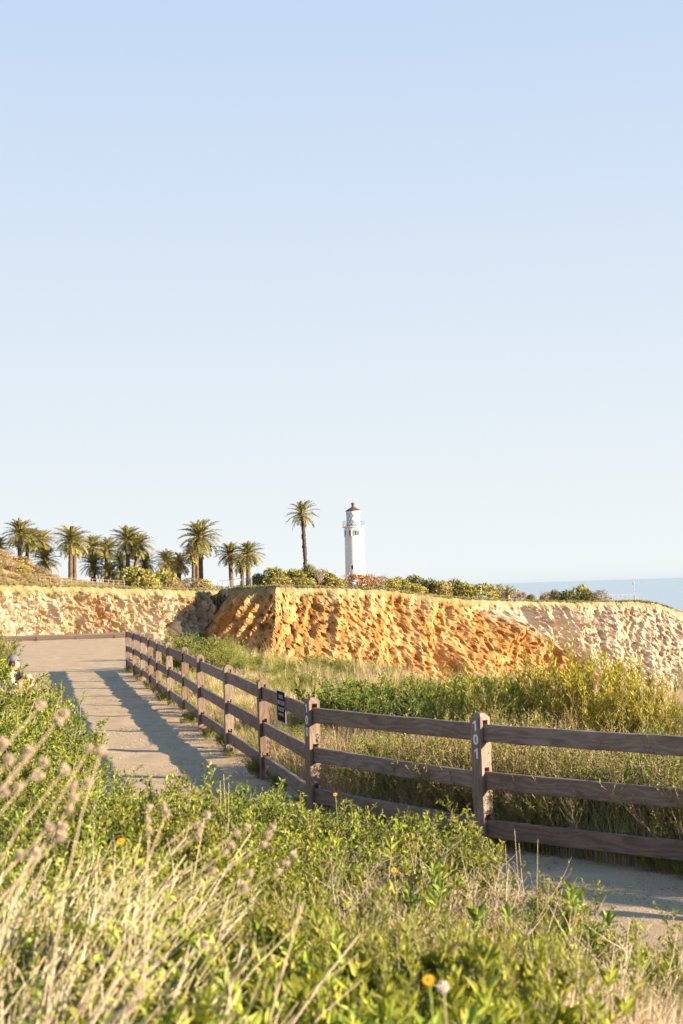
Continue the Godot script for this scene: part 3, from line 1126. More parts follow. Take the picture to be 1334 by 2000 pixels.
func build_rim_shrubs() -> void:
	var kinds := {
		"olive": [clump_mesh(1, 7, 2200, 0.105, Vector3(0.15, 0.155, 0.035), Vector3(0.36, 0.31, 0.07)), clump_mesh(2, 9, 1700, 0.105, Vector3(0.14, 0.15, 0.035), Vector3(0.38, 0.32, 0.07))],
		"dark": [clump_mesh(3, 7, 1500, 0.11, Vector3(0.075, 0.085, 0.028), Vector3(0.19, 0.17, 0.05)), clump_mesh(4, 8, 1500, 0.11, Vector3(0.08, 0.10, 0.03), Vector3(0.22, 0.20, 0.055))],
		"yellow": [clump_mesh(5, 7, 1500, 0.11, Vector3(0.22, 0.20, 0.05), Vector3(0.44, 0.36, 0.09)), clump_mesh(6, 8, 1500, 0.105, Vector3(0.24, 0.20, 0.06), Vector3(0.46, 0.36, 0.11))],
		"rust": [clump_mesh(7, 8, 1700, 0.09, Vector3(0.33, 0.145, 0.05), Vector3(0.52, 0.265, 0.10), 0.7)],
		"tan": [clump_mesh(8, 8, 1500, 0.09, Vector3(0.25, 0.17, 0.09), Vector3(0.44, 0.32, 0.19), 0.6), clump_mesh(9, 8, 1500, 0.09, Vector3(0.22, 0.17, 0.10), Vector3(0.38, 0.31, 0.19), 0.5)],
	}
	# [left px, right px, top py, foot py, kind, depth behind the rim, label]
	var list := [
		[238, 300, 1108, 1148, "olive", 6, "big round olive green shrub at the foot of a tall palm"],
		[262, 306, 1124, 1149, "yellow", 3, "yellow green shrub overlapping the front of the big round olive shrub"],
		[296, 346, 1114, 1149, "olive", 7, "domed olive shrub between the round shrub and the tan scrub"],
		[318, 352, 1129, 1150, "tan", 4, "low grey tan shrub under the pale straw palm"],
		[344, 392, 1129, 1151, "tan", 5, "wide tan brown shrub at the foot of the widest crowned palm"],
		[378, 412, 1132, 1151, "yellow", 4, "low yellow shrub at the end of the tan scrub by the wire fence"],
		[488, 518, 1120, 1147, "dark", 8, "dark twiggy shrub beside the three palms at the gully"],
		[514, 560, 1110, 1147, "olive", 10, "tall rounded olive shrub heading the hedge row"],
		[527, 566, 1128, 1147, "yellow", 6, "low yellow green shrub in front of the tall rounded olive shrub"],
		[552, 596, 1113, 1146, "olive", 12, "olive shrub below the very tall leaning palm"],
		[586, 616, 1103, 1146, "dark", 18, "dark shrub wrapped round the foot of the very tall leaning palm"],
		[582, 612, 1131, 1147, "yellow", 5, "small yellow shrub in front of the dark shrub at the palm foot"],
		[608, 644, 1113, 1146, "dark", 14, "dark green shrub midway between leaning palm and lighthouse"],
		[622, 660, 1120, 1147, "olive", 9, "olive shrub left of the yellow mound by the lighthouse"],
		[640, 676, 1128, 1148, "yellow", 6, "yellow mounded shrub touching the rust coloured bush"],
		[671, 736, 1119, 1149, "rust", 7, "rust orange dry bush in front of the lighthouse foot"],
		[724, 752, 1131, 1150, "tan", 6, "pale dry tan shrub next to the rust orange bush"],
		[746, 782, 1131, 1152, "yellow", 6, "low yellow shrub beyond the dry tan one"],
		[764, 800, 1128, 1154, "olive", 9, "olive shrub behind the low yellow ones"],
		[790, 828, 1141, 1163, "yellow", 3, "bright yellow green shrub on the cliff edge where the rim steps down"],
		[788, 826, 1124, 1156, "dark", 14, "dark shrub behind the bright yellow green edge shrub"],
		[818, 860, 1131, 1165, "dark", 12, "dark green domed shrub where the rim steps down"],
		[846, 878, 1134, 1168, "yellow", 8, "yellowish shrub between two darker domes"],
		[870, 906, 1131, 1168, "dark", 11, "darkest domed shrub with brown top"],
		[892, 926, 1139, 1169, "olive", 7, "leafy olive shrub beside the darkest dome"],
		[912, 966, 1141, 1171, "yellow", 6, "broad yellow green shrub above the bright grass patch"],
		[955, 990, 1143, 1170, "tan", 12, "brown shrub left of the young trunkless palm"],
		[984, 1022, 1150, 1171, "tan", 9, "low brown shrub right of the young trunkless palm"],
		[1029, 1043, 1160, 1172, "dark", 3, "tiny round dark shrub on the bare cliff edge"],
		[1054, 1078, 1156, 1173, "tan", 14, "sparse grey brush behind the pale gate posts"],
		[1074, 1092, 1152, 1174, "dark", 12, "small upright green shrub beside sparse grey brush"],
		[1091, 1126, 1152, 1175, "dark", 10, "rounded grey green shrub in the row before the sea"],
		[1121, 1156, 1145, 1175, "olive", 12, "tallest olive shrub in the row before the sea"],
		[1133, 1163, 1157, 1176, "dark", 8, "low dark shrub in front of the tallest one before the sea"],
		[1152, 1188, 1154, 1176, "tan", 10, "brown yellow shrub ending the row at the white fence"],
		[-30, 22, 1094, 1138, "tan", 10, "grey brown scrub bush on the crest of the knoll"],
		[8, 52, 1098, 1132, "yellow", 13, "yellow brown scrub bush on the slope of the knoll"],
		[36, 72, 1101, 1134, "rust", 13, "orange dry scrub bush under the two palm trunks"],
		[50, 92, 1112, 1138, "tan", 8, "dry scrub bush low on the knoll by the rail fence"],
		[-12, 30, 1112, 1142, "tan", 5, "purplish tan scrub bush at the knoll foot above the cliff"],
		[24, 60, 1116, 1142, "yellow", 5, "straw yellow scrub bush at the knoll foot above the cliff"],
	]
	rng.seed = 99
	var n := 0
	for a in list:
		n += 1
		var px: float = (a[0] + a[1]) * 0.5
		var t := ray(px, (a[2] + a[3]) * 0.5).x
		var depth: float = table(rim_rows, t, 2) + a[5] + 1.0
		var x := t * depth
		var gy := far_y(x, depth)
		var half: float = (a[1] - a[0]) * 0.5 / FOCAL * depth * 1.4
		var top := spot(px, a[2], depth).y
		var tall := maxf(top - gy, 1.3)
		var o := thing("shrub", a[6], "shrub", Vector3(x, gy - 0.1, -depth), "shrubs on the far cliff top")
		var ms: Array = kinds[a[4]]
		var m: Mesh = ms[n % ms.size()]
		var s := Vector3(half, tall * 1.12, minf(half, 3.0))
		part("foliage", m, mats.far_leaf, o, Transform3D(Basis(Vector3.UP, rng.randf() * TAU).scaled(Vector3(1, 1, 1)), Vector3.ZERO)).scale = s
		var b := Bag.new()
		for i in 6:
			var d := Vector3(rng.randf_range(-0.6, 0.6) * half, tall * 0.7, rng.randf_range(-0.6, 0.6))
			b.tube([Vector3(0, -0.2, 0), d * 0.5 + Vector3(0.05, 0.1, 0), d], 0.06, 0.02, 4, Color(0.17, 0.12, 0.085))
		part("branches", b.mesh(), mats.solid, o)
	# leafless twigs standing out of the hedge
	for a in [[624, 1102, 1132, 8.0], [742, 1118, 1142, 9.0], [1066, 1150, 1172, 14.0]]:
		var t := ray(a[0], a[1]).x
		var depth: float = table(rim_rows, t, 2) + a[3]
		var x := t * depth
		var gy := far_y(x, depth)
		var o := thing("bare_shrub", "leafless grey twiggy shrub standing out of the cliff top hedge", "shrub", Vector3(x, gy, -depth), "leafless shrubs on the far cliff top")
		var tall: float = spot(a[0], a[1], depth).y - gy
		var b := Bag.new()
		for i in 34:
			var d := Vector3(rng.randf_range(-1.4, 1.4), tall * rng.randf_range(0.6, 1.0), rng.randf_range(-1, 1))
			b.tube([Vector3(0, -0.2, 0), d * 0.45 + Vector3(0, 0.3, 0), d], 0.03, 0.012, 3, Color(0.30, 0.23, 0.19))
		part("branches", b.mesh(), mats.solid, o)


# ------------------------------------------------------------------ distant fences, gate, lamp, house
func wire_fence(label: String, called: String, from_px: float, to_px: float, back: float, tall: float, step: float, mat: Material, rails: Array, wires: int, rail_r := 0.03) -> void:
	var pts := []
	var px := from_px
	var w := Color.WHITE
	while px <= to_px + 0.1:
		var t := ray(px, 1150.0).x
		var depth := table(rim_rows, t, 2) + back
		pts.append(Vector3(t * depth, far_y(t * depth, depth), -depth))
		px += step
	var o := thing(called, label, "fence", pts[0])
	for p in pts:
		var b := Bag.new()
		b.tube([Vector3(0, -0.2, 0), Vector3(0, tall + 0.06, 0)], 0.05, 0.05, 5, w, true)
		part("post", b.mesh(), mat, o, Transform3D(Basis(), p - pts[0]))
	for i in pts.size() - 1:
		var a: Vector3 = pts[i] - pts[0]
		var c: Vector3 = pts[i + 1] - pts[0]
		for h in rails:
			var b := Bag.new()
			b.tube([Vector3.ZERO, c - a], rail_r, rail_r, 4, w)
			part("rail", b.mesh(), mat, o, Transform3D(Basis(), a + Vector3(0, h * tall, 0)))
		if wires > 0:
			var b := Bag.new()
			for k in wires:
				var u := float(k) / wires
				b.tube([(c - a) * u, (c - a) * u + Vector3(0, tall, 0)], 0.009, 0.009, 3, w)
			part("wire_panel", b.mesh(), mat, o, Transform3D(Basis(), a))


func build_far_fences() -> void:
	var pale := plain(0.36, 0.36, 0.36, 0.7)
	var cream := plain(0.46, 0.33, 0.22, 0.7)
	var steel := plain(0.42, 0.43, 0.43, 0.6)
	wire_fence("low pale orange rail fence under the palms", "rail_barrier", 78, 244, 3.0, 0.95, 10.3, plain(0.34, 0.25, 0.17, 0.8), [0.55, 1.0], 0)
	wire_fence("thin grey wire fence at the head of the gully", "wire_fence", 404, 492, 4.0, 1.5, 11.0, steel, [0.05, 1.0], 10)
	wire_fence("white chain link fence panel standing before the sea", "chain_link_fence", 1176, 1249, 9.0, 1.55, 9.1, pale, [0.03, 1.0], 8)
	wire_fence("white wire fence between the young palm and the gate", "chain_link_fence", 1016, 1042, 10.0, 1.2, 8.6, pale, [0.05, 1.0], 10)
	# pale timber gate frame
	var t := ray(1045, 1162).x
	var depth := table(rim_rows, t, 2) + 6.0
	var p := Vector3(t * depth, far_y(t * depth, depth), -depth)
	var o := thing("gate_frame", "pale timber gate frame of two posts and a crossbar", "gate", p)
	for s in [-1.0, 1.0]:
		var b := Bag.new()
		b.box(Vector3(-0.09, -0.2, -0.09), Vector3(0.09, 1.45, 0.09), Color.WHITE, 0.01)
		part("post", b.mesh(), cream, o, Transform3D(Basis(), Vector3(s * 0.34, 0, 0)))
	for h in [0.55, 1.3]:
		var b := Bag.new()
		b.box(Vector3(-0.25, h, -0.05), Vector3(0.25, h + 0.13, 0.05), Color.WHITE, 0.01)
		part("crossbar", b.mesh(), cream, o)
	# lamp on a thin pole by the white fence
	t = ray(1238, 1150).x
	depth = table(rim_rows, t, 2) + 9.6
	p = Vector3(t * depth, far_y(t * depth, depth), -depth)
	o = thing("beacon_pole", "thin grey pole with a small white lamp housing by the white fence", "lamp post", p)
	var tall := spot(1238, 1141, depth).y - p.y
	var b := Bag.new()
	b.tube([Vector3(0, -0.2, 0), Vector3(0, tall, 0)], 0.045, 0.035, 5, Color.WHITE)
	part("pole", b.mesh(), steel, o)
	b = Bag.new()
	b.lathe([[0.02, tall - 0.1], [0.16, tall], [0.18, tall + 0.35], [0.1, tall + 0.5], [0.02, tall + 0.55]], 10, Color.WHITE)
	part("lamp_housing", b.mesh(), pale, o)
	# house behind the hedge: only its roof shows
	depth = 352.0
	var hx := column_x(744, 1130, depth)
	var hy := far_y(hx, depth)
	o = thing("house", "low house behind the hedge with a dark red roof", "house", Vector3(hx, hy, -depth))
	var eave := spot(744, 1130.0, depth).y - hy
	b = Bag.new()
	b.box(Vector3(-1.5, -0.2, -1.3), Vector3(1.5, eave, 1.3), Color(0.6, 0.55, 0.48))
	part("wall", b.mesh(), mats.solid, o)
	b = Bag.new()
	var c := Color(0.19, 0.09, 0.07)
	var y0 := eave
	var y1 := eave + 0.55
	b.quad(Vector3(-1.8, y0, 1.6), Vector3(-0.8, y1, 0), Vector3(0.8, y1, 0), Vector3(1.8, y0, 1.6), c)
	b.quad(Vector3(1.8, y0, -1.6), Vector3(0.8, y1, 0), Vector3(-0.8, y1, 0), Vector3(-1.8, y0, -1.6), c)
	b.tri(Vector3(1.8, y0, 1.6), Vector3(0.8, y1, 0), Vector3(1.8, y0, -1.6), c)
	b.tri(Vector3(-1.8, y0, -1.6), Vector3(-0.8, y1, 0), Vector3(-1.8, y0, 1.6), c)
	part("roof", b.mesh(), mats.solid, o)


# ------------------------------------------------------------------ rail fence
const RAIL_AT := [0.13, 0.51, 0.89]      # foot of each rail above the ground
const RAIL_TALL := 0.14
const POST_TALL := 1.12


func timber_uv(b: Bag, axis: int, sd: float) -> void:
	var o := (axis + 1) % 3
	var q := (axis + 2) % 3
	for p in b.v:
		b.uv.append(Vector2(p[axis] * 0.42 + sd * 0.37, (p[o] + p[q]) * 2.6 + sd * 0.61))


func post_mesh(sd: float) -> ArrayMesh:
	var b := Bag.new()
	var w := Color.WHITE
	var e := 0.056
	var s := 0.028
	var top := POST_TALL - 0.035
	b.box(Vector3(-e, -0.25, s), Vector3(e, top, e), w)
	b.box(Vector3(-e, -0.25, -e), Vector3(e, top, -s), w)
	var y := -0.25
	for r in RAIL_AT:
		b.box(Vector3(-e, y, -s), Vector3(e, r - 0.008, s), w)
		y = r + RAIL_TALL + 0.035
	b.box(Vector3(-e, y, -s), Vector3(e, top, s), w)
	# weathered point: a low pyramid with a blunt tip
	var c := []
	var m := []
	for k in [[-1, -1], [1, -1], [1, 1], [-1, 1]]:
		c.append(Vector3(k[0] * e, top, k[1] * e))
		m.append(Vector3(k[0] * 0.022, POST_TALL, k[1] * 0.022))
	for k in 4:
		var k2 := (k + 1) % 4
		b.quad(c[k], m[k], m[k2], c[k2], w)
	b.quad(m[0], m[3], m[2], m[1], w)
	timber_uv(b, 1, sd)
	return b.mesh()


func rail_mesh(length: float, sd: float) -> ArrayMesh:
	# chamfered board along x, a little bowed and uneven
	var b := Bag.new()
	var hy := RAIL_TALL * 0.5
	var hz := 0.0225
	var k := 0.007
	var sec := [Vector2(hy - k, hz), Vector2(hy, hz - k), Vector2(hy, -hz + k), Vector2(hy - k, -hz), Vector2(-hy + k, -hz), Vector2(-hy, -hz + k), Vector2(-hy, hz - k), Vector2(-hy + k, hz)]
	var n := 12
	var bow := sin(sd * 12.9) * 0.008
	var rings := []
	for j in n + 1:
		var t := float(j) / n
		var ring := []
		for q in 8:
			var wob := 0.0035 * noise_a.get_noise_3d(t * 5.0 + sd * 7.0, q * 2.0, sd)
			ring.append(Vector3(length * t, sec[q].x + wob - 4.0 * bow * t * (1.0 - t), sec[q].y + wob * 0.6))
		rings.append(ring)
	for j in n:
		for q in 8:
			var q2 := (q + 1) % 8
			b.quad(rings[j][q], rings[j][q2], rings[j + 1][q2], rings[j + 1][q], Color.WHITE)
	for q in range(1, 7):
		b.tri(rings[n][0], rings[n][q], rings[n][q + 1], Color.WHITE)
		b.tri(rings[0][0], rings[0][q + 1], rings[0][q], Color.WHITE)
	timber_uv(b, 0, sd)
	return b.mesh()


func post_foot(i: int) -> Vector3:
	var p: Array = POSTS[i]
	return Vector3(p[0], path_level(p[1]), -p[1])


func fence_turn(i: int) -> Basis:
	var a := post_foot(maxi(i - 1, 0))
	var c := post_foot(mini(i + 1, POSTS.size() - 1))
	var d := (c - a)
	d.y = 0
	d = d.normalized()
	return Basis(-d, Vector3.UP, Vector3.UP.cross(d))


func build_fence() -> void:
	var fence := thing("rail_fence", "brown weathered three rail timber fence following the path edge", "fence", post_foot(2))
	var o := fence.position
	var variants := []
	for k in 5:
		variants.append(post_mesh(k * 1.7 + 0.3))
	var font := SystemFont.new()
	font.font_names = PackedStringArray(["Droid Sans"])
	font.font_weight = 700
	var paint := plain(0.72, 0.73, 0.74, 0.7)
	for i in POSTS.size():
		var turn := fence_turn(i)
		turn = turn * Basis.from_euler(Vector3(sin(i * 3.3) * 0.012, sin(i * 5.1) * 0.02, sin(i * 1.7) * 0.012))
		var p := part("post", variants[i % 5], mats[["timber", "timber_brown", "timber_grey"][i % 3]], fence, Transform3D(turn, post_foot(i) - o))
		var words := ""
		if i == 2:
			words = "101"
		elif i == 3:
			words = "100"
		for k in words.length():
			var tm := TextMesh.new()
			tm.text = words[k]
			tm.font = font
			tm.font_size = 48
			tm.pixel_size = 0.112 / 48.0
			tm.depth = 0.002
			var dg := part("painted_digit", tm, paint, p, Transform3D(Basis(), Vector3(-0.006 + 0.004 * k, 1.02 - 0.112 * k, 0.0575)))
			if k == 0:
				p.set_meta("label", "post painted with the white number " + words)
	for i in POSTS.size() - 1:
		var a := post_foot(i)
		var c := post_foot(i + 1)
		var flat := Vector3(c.x - a.x, 0, c.z - a.z)
		for r in 3:
			var lo := a + Vector3(0, RAIL_AT[r] + RAIL_TALL * 0.5, 0)
			var hi := c + Vector3(0, RAIL_AT[r] + RAIL_TALL * 0.5, 0)
			lo.y += sin(i * 7.7 + r * 2.1) * 0.006
			hi.y += sin(i * 4.3 + r * 3.7 + 1.0) * 0.006
			var d := (hi - lo)
			var length := d.length() - 0.012
			d = d.normalized()
			var side := d.cross(Vector3.UP).normalized()
			# local x runs along the rail, local z faces the path
			var b := Basis(d, side.cross(d), side)
			if side.dot(Vector3.UP.cross(flat)) < 0.0:
				b = Basis(d, -side.cross(d), -side)
				b = Basis(d, Vector3.UP - d * d.y, d.cross(Vector3.UP - d * d.y)).orthonormalized()
			var m := rail_mesh(length, i * 3.0 + r)
			part("rail", m, mats[["timber", "timber_grey", "timber", "timber_brown"][(i * 7 + r * 3) % 4]], fence, Transform3D(b, lo + d * 0.006 - o))


func build_sign() -> void:
	# on the top rail of the span below post 100
	var a := post_foot(4)
	var c := post_foot(3)
	var r := ray(554.5, 1369.0)
	var want := r.x
	var best := 0.0
	for k in 200:
		var t := k / 200.0
		var p := a.lerp(c, t)
		if absf(p.x / -p.z - want) < absf(a.lerp(c, best).x / -a.lerp(c, best).z - want):
			best = t
	var p := a.lerp(c, best)
	p.y += RAIL_AT[2] + 0.03
	var d := (c - a)
	d.y = 0
	d = d.normalized()
	var face := d.cross(Vector3.UP)
	var b := Basis(d, Vector3.UP, face)
	if face.dot(EYE - p) < 0.0:
		b = Basis(-d, Vector3.UP, -face)
	var o := thing("warning_sign", "dark brown notice plate with white lettering screwed to the top rail", "sign", p + b.z * 0.029)
	o.basis = b
	var plate := Bag.new()
	plate.box(Vector3(-0.215, -0.155, -0.003), Vector3(0.215, 0.155, 0.002), Color.WHITE, 0.0012)
	var brown := plain(0.045, 0.024, 0.02, 0.95)
	brown.metallic_specular = 0.1
	part("plate", plate.mesh(), brown, o)
	var rim := Bag.new()
	for s in [-1.0, 1.0]:
		rim.box(Vector3(-0.222, s * 0.157 - 0.004, -0.004), Vector3(0.222, s * 0.157 + 0.004, 0.003), Color.WHITE)
		rim.box(Vector3(s * 0.218 - 0.004, -0.153, -0.004), Vector3(s * 0.218 + 0.004, 0.153, 0.003), Color.WHITE)
	part("border", rim.mesh(), plain(0.24, 0.22, 0.22, 0.5), o)
	var font := SystemFont.new()
	font.font_names = PackedStringArray(["Droid Sans"])
	font.font_weight = 700
	var white := plain(0.42, 0.40, 0.40, 0.8)
	var rows := [["HABITAT", 0.10, 0.052], ["AREA CLOSED", 0.038, 0.056], ["NO ACCESS", -0.028, 0.056], ["BEYOND FENCE", -0.084, 0.034]]
	for q in rows:
		var tm := TextMesh.new()
		tm.text = q[0]
		tm.font = font
		tm.font_size = 48
		tm.pixel_size = q[2] / 48.0
		tm.depth = 0.001
		part("lettering", tm, white, o, Transform3D(Basis(), Vector3(0, q[1], 0.0035)))
	for s in [-1.0, 1.0]:
		var sc := Bag.new()
		sc.lathe([[0.006, 0.0], [0.006, 0.003], [0.001, 0.004]], 8, Color.WHITE)
		part("screw", sc.mesh(), plain(0.5, 0.5, 0.5, 0.4, 0.8), o, Transform3D(Basis(Vector3.RIGHT, PI / 2), Vector3(s * 0.198, 0.0, 0.002)))


# ------------------------------------------------------------------ person sitting behind the bush
func seg_dist(p: Vector3, a: Vector3, b: Vector3, ra: float, rb: float) -> float:
	var ab := b - a
	var t := clampf((p - a).dot(ab) / ab.length_squared(), 0.0, 1.0)
	return p.distance_to(a + ab * t) - lerpf(ra, rb, t)


func build_person() -> void:
	var depth := 28.0
	var r := ray(22.0, 1366.0)
	var x := r.x * depth
	var foot := Vector3(x, near_y(x, depth), -depth)
	var root := thing("person", "person in a pale pink shirt sitting on the ground behind the bush, knees drawn up", "person", foot)
	var skin := Vector3(0.50, 0.29, 0.19)
	var shirt := Vector3(0.74, 0.60, 0.66)
	var shorts := Vector3(0.30, 0.24, 0.17)
	var shoe := Vector3(0.035, 0.033, 0.036)
	# facing +x; bones of [from, to, radius, radius, colour]
	var bones := [
		[Vector3(-0.04, 0.12, 0), Vector3(-0.06, 0.22, 0), 0.135, 0.13, shorts],
		[Vector3(-0.06, 0.22, 0), Vector3(0.0, 0.46, 0), 0.125, 0.13, shirt],
		[Vector3(0.01, 0.50, -0.13), Vector3(0.01, 0.50, 0.13), 0.075, 0.075, shirt],
		[Vector3(0.02, 0.52, 0), Vector3(0.06, 0.62, 0), 0.055, 0.052, skin],
		[Vector3(0.075, 0.70, 0), Vector3(0.07, 0.76, 0), 0.085, 0.092, skin],
		[Vector3(0.13, 0.655, 0), Vector3(0.10, 0.68, 0), 0.045, 0.06, skin],
		[Vector3(0.165, 0.70, 0), Vector3(0.15, 0.725, 0), 0.014, 0.012, skin],
		[Vector3(0.06, 0.70, -0.088), Vector3(0.06, 0.73, -0.09), 0.014, 0.016, skin],
		[Vector3(0.06, 0.70, 0.088), Vector3(0.06, 0.73, 0.09), 0.014, 0.016, skin],
	]
	for s in [-1.0, 1.0]:
		bones.append([Vector3(0.0, 0.12, 0.08 * s), Vector3(0.18, 0.30, 0.10 * s), 0.09, 0.078, shorts])
		bones.append([Vector3(0.18, 0.30, 0.10 * s), Vector3(0.33, 0.44, 0.10 * s), 0.075, 0.06, skin])
		bones.append([Vector3(0.33, 0.44, 0.10 * s), Vector3(0.36, 0.26, 0.10 * s), 0.058, 0.056, skin])
		bones.append([Vector3(0.36, 0.26, 0.10 * s), Vector3(0.37, 0.09, 0.10 * s), 0.054, 0.038, skin])
		bones.append([Vector3(0.35, 0.05, 0.10 * s), Vector3(0.55, 0.04, 0.12 * s), 0.045, 0.038, shoe])
		bones.append([Vector3(0.02, 0.50, 0.17 * s), Vector3(0.12, 0.30, 0.20 * s), 0.058, 0.047, shirt])
		bones.append([Vector3(0.12, 0.30, 0.20 * s), Vector3(0.32, 0.34, 0.10 * s), 0.042, 0.030, skin])
		bones.append([Vector3(0.33, 0.34, 0.09 * s), Vector3(0.40, 0.36, 0.05 * s), 0.030, 0.028, skin])
	var cell := 0.018
	var lo := Vector3(-0.22, -0.02, -0.32)
	var nx := 46
	var ny := 50
	var nz := 36
	var field := PackedFloat32Array()
	field.resize(nx * ny * nz)
	for k in nz:
		for j in ny:
			for i in nx:
				var p := lo + Vector3(i, j, k) * cell
				var d := 1.0
				for q in bones:
					var e := seg_dist(p, q[0], q[1], q[2], q[3])
					if e < d + 0.03:
						var h := clampf(0.5 + 0.5 * (d - e) / 0.025, 0.0, 1.0)
						d = lerpf(d, e, h) - 0.025 * h * (1.0 - h)
				field[(k * ny + j) * nx + i] = d
	var b := Bag.new()
	var at := {}
	for k in nz - 1:
		for j in ny - 1:
			for i in nx - 1:
				var sum := Vector3.ZERO
				var cnt := 0
				var inside := 0
				var vals := []
				for c in 8:
					var f := field[((k + (c >> 2)) * ny + j + ((c >> 1) & 1)) * nx + i + (c & 1)]
					vals.append(f)
					inside += 1 if f < 0.0 else 0
				if inside == 0 or inside == 8:
					continue
				for c in 8:
					for ax in 3:
						var c2: int = c | (1 << ax)
						if c2 == c:
							continue
						var fa: float = vals[c]
						var fb: float = vals[c2]
						if (fa < 0.0) != (fb < 0.0):
							var t := fa / (fa - fb)
							var pa := Vector3(c & 1, (c >> 1) & 1, c >> 2)
							var pb := Vector3(c2 & 1, (c2 >> 1) & 1, c2 >> 2)
							sum += pa.lerp(pb, t)
							cnt += 1
				var p := lo + (Vector3(i, j, k) + sum / cnt) * cell
				at[(k * ny + j) * nx + i] = b.v.size()
				b.v.append(p)
				var g := Vector3(vals[1] + vals[3] + vals[5] + vals[7] - vals[0] - vals[2] - vals[4] - vals[6], vals[2] + vals[3] + vals[6] + vals[7] - vals[0] - vals[1] - vals[4] - vals[5], vals[4] + vals[5] + vals[6] + vals[7] - vals[0] - vals[1] - vals[2] - vals[3])
				b.n.append(g.normalized())
				var best := 9.0
				var cc := skin
				for q in bones:
					var e := seg_dist(p, q[0], q[1], q[2], q[3])
					if e < best:
						best = e
						cc = q[4]
				b.c.append(col(cc))
	var step := [1, nx, nx * ny]
	for k in range(1, nz - 1):
		for j in range(1, ny - 1):
			for i in range(1, nx - 1):
				var id := (k * ny + j) * nx + i
				for ax in 3:
					var f0 := field[id]
					var f1 := field[id + step[ax]]
					if (f0 < 0.0) == (f1 < 0.0):
						continue
					var u: int = step[(ax + 1) % 3]
					var w: int = step[(ax + 2) % 3]
					var q := [id, id - u, id - u - w, id - w]
					if not (at.has(q[0]) and at.has(q[1]) and at.has(q[2]) and at.has(q[3])):
						continue
					var v := [at[q[0]], at[q[1]], at[q[2]], at[q[3]]]
					if f0 < 0.0:
						v.reverse()
					for m in [0, 1, 2, 0, 2, 3]:
						b.ix.append(v[m])
	# fingers closing round the shins, and eyes
	for s in [-1.0, 1.0]:
		for f in 4:
			var base := Vector3(0.41, 0.345 + 0.014 * f, 0.045 * s)
			b.tube([base, base + Vector3(0.03, 0.004, -0.018 * s), base + Vector3(0.028, 0.0, -0.05 * s)], 0.009, 0.007, 5, col(skin), true)
		b.tube([Vector3(0.37, 0.37, 0.06 * s), Vector3(0.385, 0.395, 0.05 * s), Vector3(0.395, 0.405, 0.03 * s)], 0.010, 0.008, 5, col(skin), true)
		b.lathe([[0.001, -0.008], [0.008, 0.0], [0.001, 0.008]], 6, Color(0.03, 0.02, 0.02), Vector3(0.152, 0.735, 0.032 * s))
	part("body", b.mesh(), mats.solid, root)
	var hair := Bag.new()
	hair.lathe([[0.098, -0.11], [0.106, -0.04], [0.106, 0.02], [0.085, 0.065], [0.04, 0.095], [0.001, 0.10]], 16, Color(0.05, 0.035, 0.03), Vector3(0.045, 0.775, 0))
	part("hair", hair.mesh(), mats.solid, root)
	var cap := Bag.new()
	cap.lathe([[0.112, 0.0], [0.112, 0.04], [0.09, 0.085], [0.04, 0.112], [0.001, 0.115]], 16, Color(0.14, 0.14, 0.16), Vector3(0.055, 0.775, 0))
	cap.box(Vector3(0.13, 0.772, -0.07), Vector3(0.235, 0.782, 0.07), Color(0.14, 0.14, 0.16), 0.003)
	part("cap", cap.mesh(), mats.solid, root)
	# black bag resting in the lap: a thing of its own
	var bag := thing("shoulder_bag", "small black bag held in the lap of the sitting person", "bag", foot + Vector3(0.16, 0.36, 0.0))
	var bb := Bag.new()
	bb.box(Vector3(-0.05, 0.0, -0.11), Vector3(0.05, 0.16, 0.11), Color(0.02, 0.02, 0.022), 0.02)
	part("body", bb.mesh(), mats.solid, bag)
	var fl := Bag.new()
	fl.box(Vector3(0.045, 0.06, -0.105), Vector3(0.058, 0.165, 0.105), Color(0.03, 0.03, 0.033), 0.005)
	part("flap", fl.mesh(), mats.solid, bag)
	var hd := Bag.new()
	hd.tube([Vector3(0, 0.15, -0.08), Vector3(0, 0.22, -0.05), Vector3(0, 0.22, 0.05), Vector3(0, 0.15, 0.08)], 0.009, 0.009, 5, Color(0.02, 0.02, 0.022))
	part("handle", hd.mesh(), mats.solid, bag)


# ------------------------------------------------------------------ plant builders
func grass_tuft(sd: int, blades: int, tall: float, width: float, splay: float, lo: Vector3, hi: Vector3, lean := Vector3.ZERO, radius := 0.12) -> ArrayMesh:
	rng.seed = sd
	var b := Bag.new()
	for i in blades:
		var a := rng.randf() * TAU
		var root := Vector3(cos(a), 0, sin(a)) * radius * sqrt(rng.randf())
		var out := Vector3(cos(a), 0, sin(a)) * splay * rng.randf_range(0.1, 1.0) + lean * rng.randf_range(0.5, 1.2) + rand_dir() * 0.12
		var h := tall * rng.randf_range(0.45, 1.1)
		var p0 := root
		var d0 := (Vector3.UP + out * 0.35).normalized()
		var d1 := (Vector3.UP + out).normalized()
		var d2 := (Vector3.UP * 0.75 + out * 1.5).normalized()
		var p1 := p0 + d0 * h * 0.4
		var p2 := p1 + d1 * h * 0.35
		var p3 := p2 + d2 * h * 0.25
		var s := d1.cross(rand_dir()).normalized() * width * rng.randf_range(0.6, 1.2) * 0.5
		var c := col(lo.lerp(hi, rng.randf()))
		b.quad(p0 - s, p1 - s * 0.9, p1 + s * 0.9, p0 + s, c)
		b.quad(p1 - s * 0.9, p2 - s * 0.6, p2 + s * 0.6, p1 + s * 0.9, c)
		b.tri(p2 - s * 0.6, p3, p2 + s * 0.6, c)
	return b.mesh()


